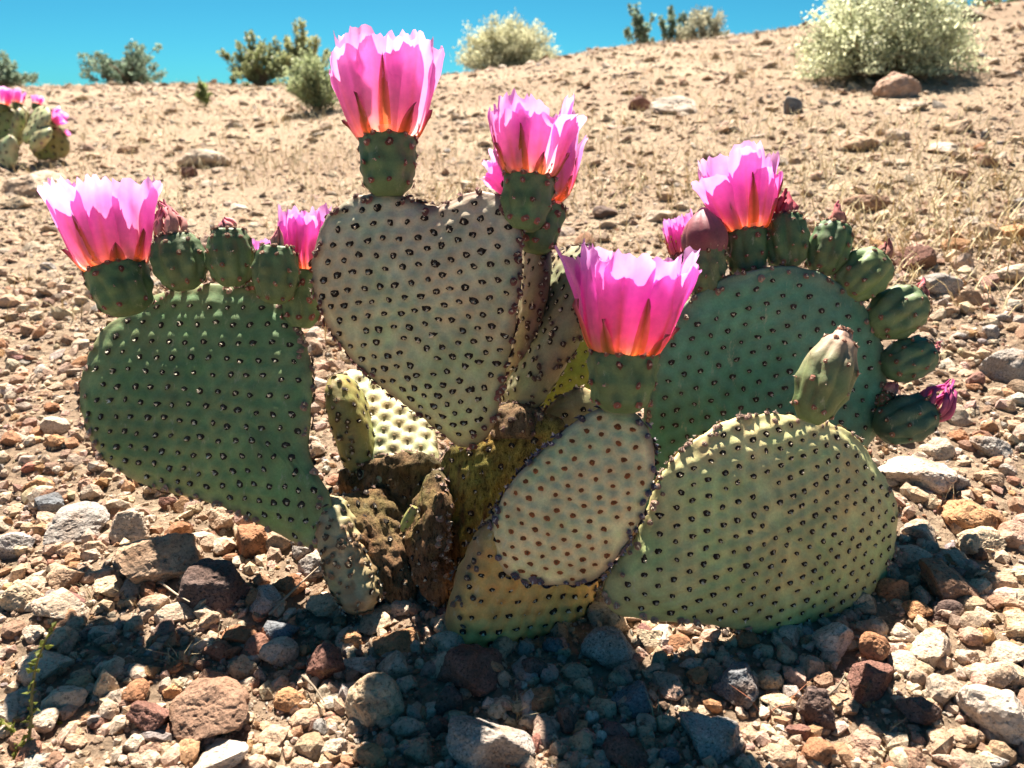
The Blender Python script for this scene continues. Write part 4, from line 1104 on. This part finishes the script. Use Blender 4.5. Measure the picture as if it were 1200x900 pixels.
# ------------------------------------------------------------------ shrubs on the ridge
def shrub(name, px0, px1, py_top, py_base, label, style, col, seed, n_leaf=5000, n_br=60, leaf=0.016, d_force=None):
    rg = np.random.default_rng(seed)
    xc = (px0 + px1) / 2
    if d_force is None:
        B, d = hit(xc, py_base)
    else:
        B = at(xc, py_base, d_force); B[2] = terrain(B[0], B[1]); d = d_force
    W = (px1 - px0) * d / F_PX / 2
    H = (450 - py_top) * d / F_PX * math.cos(PITCH) - math.sin(PITCH) * d + CAM[2] - B[2]
    H = max(H, 0.15)
    root = empty(name, B); tag(root, label, 'shrub', 'desert shrubs on the hillside')
    br = Mix(); lf = Mix(); ends = []
    for k in range(n_br):
        an = rg.uniform(0, 6.28)
        if style == 'dome': el = math.acos(rg.uniform(0.05, 1)); reach = rg.uniform(0.75, 1.0)
        elif style == 'open': el = math.acos(rg.uniform(0.25, 1)) * 0.95; reach = rg.uniform(0.5, 1.05)
        else: el = rg.uniform(0, 1.2); reach = rg.uniform(0.6, 1.03)
        d_ = np.array([math.sin(el) * math.cos(an) * W, math.sin(el) * math.sin(an) * W, math.cos(el) * H]) * reach
        pts = [B + np.array([math.cos(an), math.sin(an), 0]) * 0.03 * W]
        cv = rg.normal(size=3) * 0.06 * np.array([W, W, H])
        for t in np.linspace(0.2, 1, 6):
            pts.append(B + d_ * t * np.array([t ** 0.25, t ** 0.25, 1]) + cv * math.sin(3 * t) + rg.normal(size=3) * 0.012 * W)
        v, f = tube(pts, np.linspace(0.010, 0.002, 7) * (W / 0.5) ** 0.5 * (1.3 if style == 'open' else 0.8), 4)
        br.add(v, f, np.array([0.22, 0.17, 0.12]) * rg.uniform(0.7, 1.3))
        ends.append(np.array(pts))
    n = n_leaf
    pick = rg.integers(0, n_br, n)
    tt = {'dome': rg.uniform(0.35, 1.03, n) ** 0.6, 'open': rg.uniform(0.5, 1.05, n), 'brush': rg.uniform(0.22, 1.05, n) ** 0.8}[style] * 6
    tt = np.clip(tt, 0, 5.999)
    E = np.array(ends); i0 = np.floor(tt).astype(int); fr = (tt - i0)[:, None]
    P = E[pick, i0] * (1 - fr) + E[pick, np.minimum(i0 + 1, 6)] * fr
    sc = {'dome': 0.07, 'open': 0.075, 'brush': 0.06}[style]
    cl = rg.normal(size=(n_br * 3, 3))
    P = P + (rg.normal(size=(n, 3)) * (0.5 if style == 'open' else 0.75) + cl[pick * 3 + (tt > 4) + (tt > 5)] * (1.1 if style == 'open' else 0.6)) * sc * np.array([W, W, H * 0.9])
    P[:, 2] = np.maximum(P[:, 2], B[2] + 0.01)
    up = rg.normal(size=(n, 3)) + np.array([0, 0, 0.9 if style != 'open' else 0.2]); up /= np.linalg.norm(up, axis=1, keepdims=True)
    sd = np.cross(up, rg.normal(size=(n, 3))); sd /= np.linalg.norm(sd, axis=1, keepdims=True)
    sz = leaf * rg.uniform(0.6, 1.35, n)[:, None] * (d / 6.0) ** 0.5
    ar = 0.32 if style != 'open' else 0.5
    Vv = np.stack([P, P + up * sz * 0.5 + sd * sz * ar, P + up * sz, P + up * sz * 0.5 - sd * sz * ar], 1).reshape(-1, 3)
    tone = np.repeat(0.75 + 0.5 * rg.random(n), 4)[:, None] * (1 + 0.2 * rg.normal(size=n_br))[pick].repeat(4)[:, None]
    F = np.arange(n * 4).reshape(-1, 4)
    br.build('trunk', M['bark'], parent=root)
    build('crown', Vv, [F], M['leaf'], parent=root, cols=np.array(col)[None] * tone)
    return root
PALEY = (0.55, 0.54, 0.36); BLG = (0.22, 0.29, 0.21); GRY = (0.42, 0.41, 0.30)
shrub('creosote_bush', -30, 52, 60, 106, 'sparse creosote bush behind the distant cactus at far left', 'open', BLG, 1, 4160, 26, 0.021, d_force=8.3)
shrub('creosote_bush', 95, 206, 47, 100, 'dark open creosote bush alone on the left skyline', 'open', BLG, 2, 6720, 38, 0.021, d_force=8.4)
shrub('creosote_bush', 260, 346, 36, 104, 'olive bush left of the pale green bush on the skyline', 'open', (0.30, 0.33, 0.17), 3, 6720, 36, 0.021, d_force=7.6)
shrub('creosote_bush', 320, 388, 26, 104, 'tall yellowish bush behind the first tall flower', 'open', (0.35, 0.36, 0.18), 4, 6080, 34, 0.021, d_force=7.8)
shrub('brittlebush', 322, 420, 62, 130, 'pale green rounded bush left of the tallest flower', 'brush', (0.38, 0.43, 0.24), 5, 10000, 80, 0.018)
shrub('green_weed', 230, 252, 93, 124, 'tiny green plant on the slope left of the olive bush', 'brush', (0.27, 0.32, 0.13), 6, 700, 16, 0.022)
shrub('brittlebush', 530, 660, 19, 84, 'round straw-grey dome bush on the skyline between the flowers', 'dome', PALEY, 7, 21000, 170, 0.020, d_force=7.4)
shrub('creosote_bush', 722, 776, 6, 60, 'thin open bush on the ridge left of the grey bush', 'open', BLG, 8, 1300, 12, 0.030, d_force=8.6)
shrub('creosote_bush', 768, 812, 0, 54, 'wispy upright bush touching the grey ridge bush', 'open', BLG, 9, 1000, 12, 0.030, d_force=8.7)
shrub('brittlebush', 792, 856, 4, 50, 'grey twiggy bush on the ridge', 'dome', GRY, 10, 3000, 60, 0.026, d_force=8.4)
shrub('brittlebush', 928, 1140, -40, 92, 'big yellow-green bush at upper right, cut by the frame', 'dome', (0.60, 0.62, 0.42), 11, 32000, 220, 0.019)
shrub('creosote_bush', 1126, 1215, -10, 16, 'low dark green bush in the upper right corner', 'open', (0.16, 0.24, 0.12), 12, 2500, 30, 0.03, d_force=8.6)

# ------------------------------------------------------------------ the second cactus, far left
Bc, dc = hit(38, 192)
c2 = empty('prickly_pear_cactus', Bc)
tag(c2, 'smaller prickly pear with pink flowers in the background at the left edge', 'cactus')
lowk = dict(NT=56, K=14, KB=6, ar_r=0.004, sp=0.03, T=0.018, mound=0.0015, pit=0.0, rim_sp=0.8, wob=0.006)
def far_pad(bx, by, tx, ty, w, n, col, seed, dz=0.0):
    axis_pad(c2, at(bx, by, dc + dz), at(tx, ty, dc + dz), n, w * 1.35 * dc / F_PX, col=np.array(col) * 1.25, seed=seed, **lowk)
far_pad(-12, 178, -8, 122, 46, (0.3, -0.9, 0.3), (0.24, 0.25, 0.10), 70)
far_pad(8, 182, 14, 122, 44, (-0.2, -0.9, 0.3), (0.22, 0.23, 0.09), 71, 0.05)
far_pad(18, 172, 26, 128, 34, (-0.9, -0.35, 0.2), (0.30, 0.30, 0.15), 72)
far_pad(30, 168, 55, 126, 34, (-0.5, -0.6, 0.6), (0.36, 0.37, 0.20), 73, -0.05)
far_pad(40, 182, 74, 156, 34, (0.1, -0.95, 0.3), (0.26, 0.24, 0.09), 74)
far_pad(38, 176, 58, 148, 24, (-0.4, -0.5, 0.7), (0.36, 0.36, 0.19), 75, -0.08)
far_pad(14, 196, 4, 162, 30, (-0.5, -0.7, 0.5), (0.34, 0.35, 0.20), 76, -0.1)
far_pad(48, 158, 66, 142, 26, (0.2, -0.9, 0.2), (0.20, 0.22, 0.08), 77, 0.06)
for i, (x0, y0, x1, y1, x2, y2, ro, rt) in enumerate([(2, 132, 3, 123, 4, 104, 7, 11), (20, 130, 21, 121, 22, 105, 5, 8), (42, 130, 43, 122, 45, 112, 5, 7), (58, 146, 62, 141, 76, 134, 6, 11), (-14, 130, -14, 122, -15, 106, 6, 9), (74, 160, 77, 157, 81, 154, 3, 4)]):
    k = dc / F_PX
    flower(c2, at(x0, y0, dc), at(x1, y1, dc), at(x2, y2, dc), ro * k, rt * k, 200 + i, n_out=6, n_in=5, hero=False, ovcol=(0.13, 0.15, 0.06))
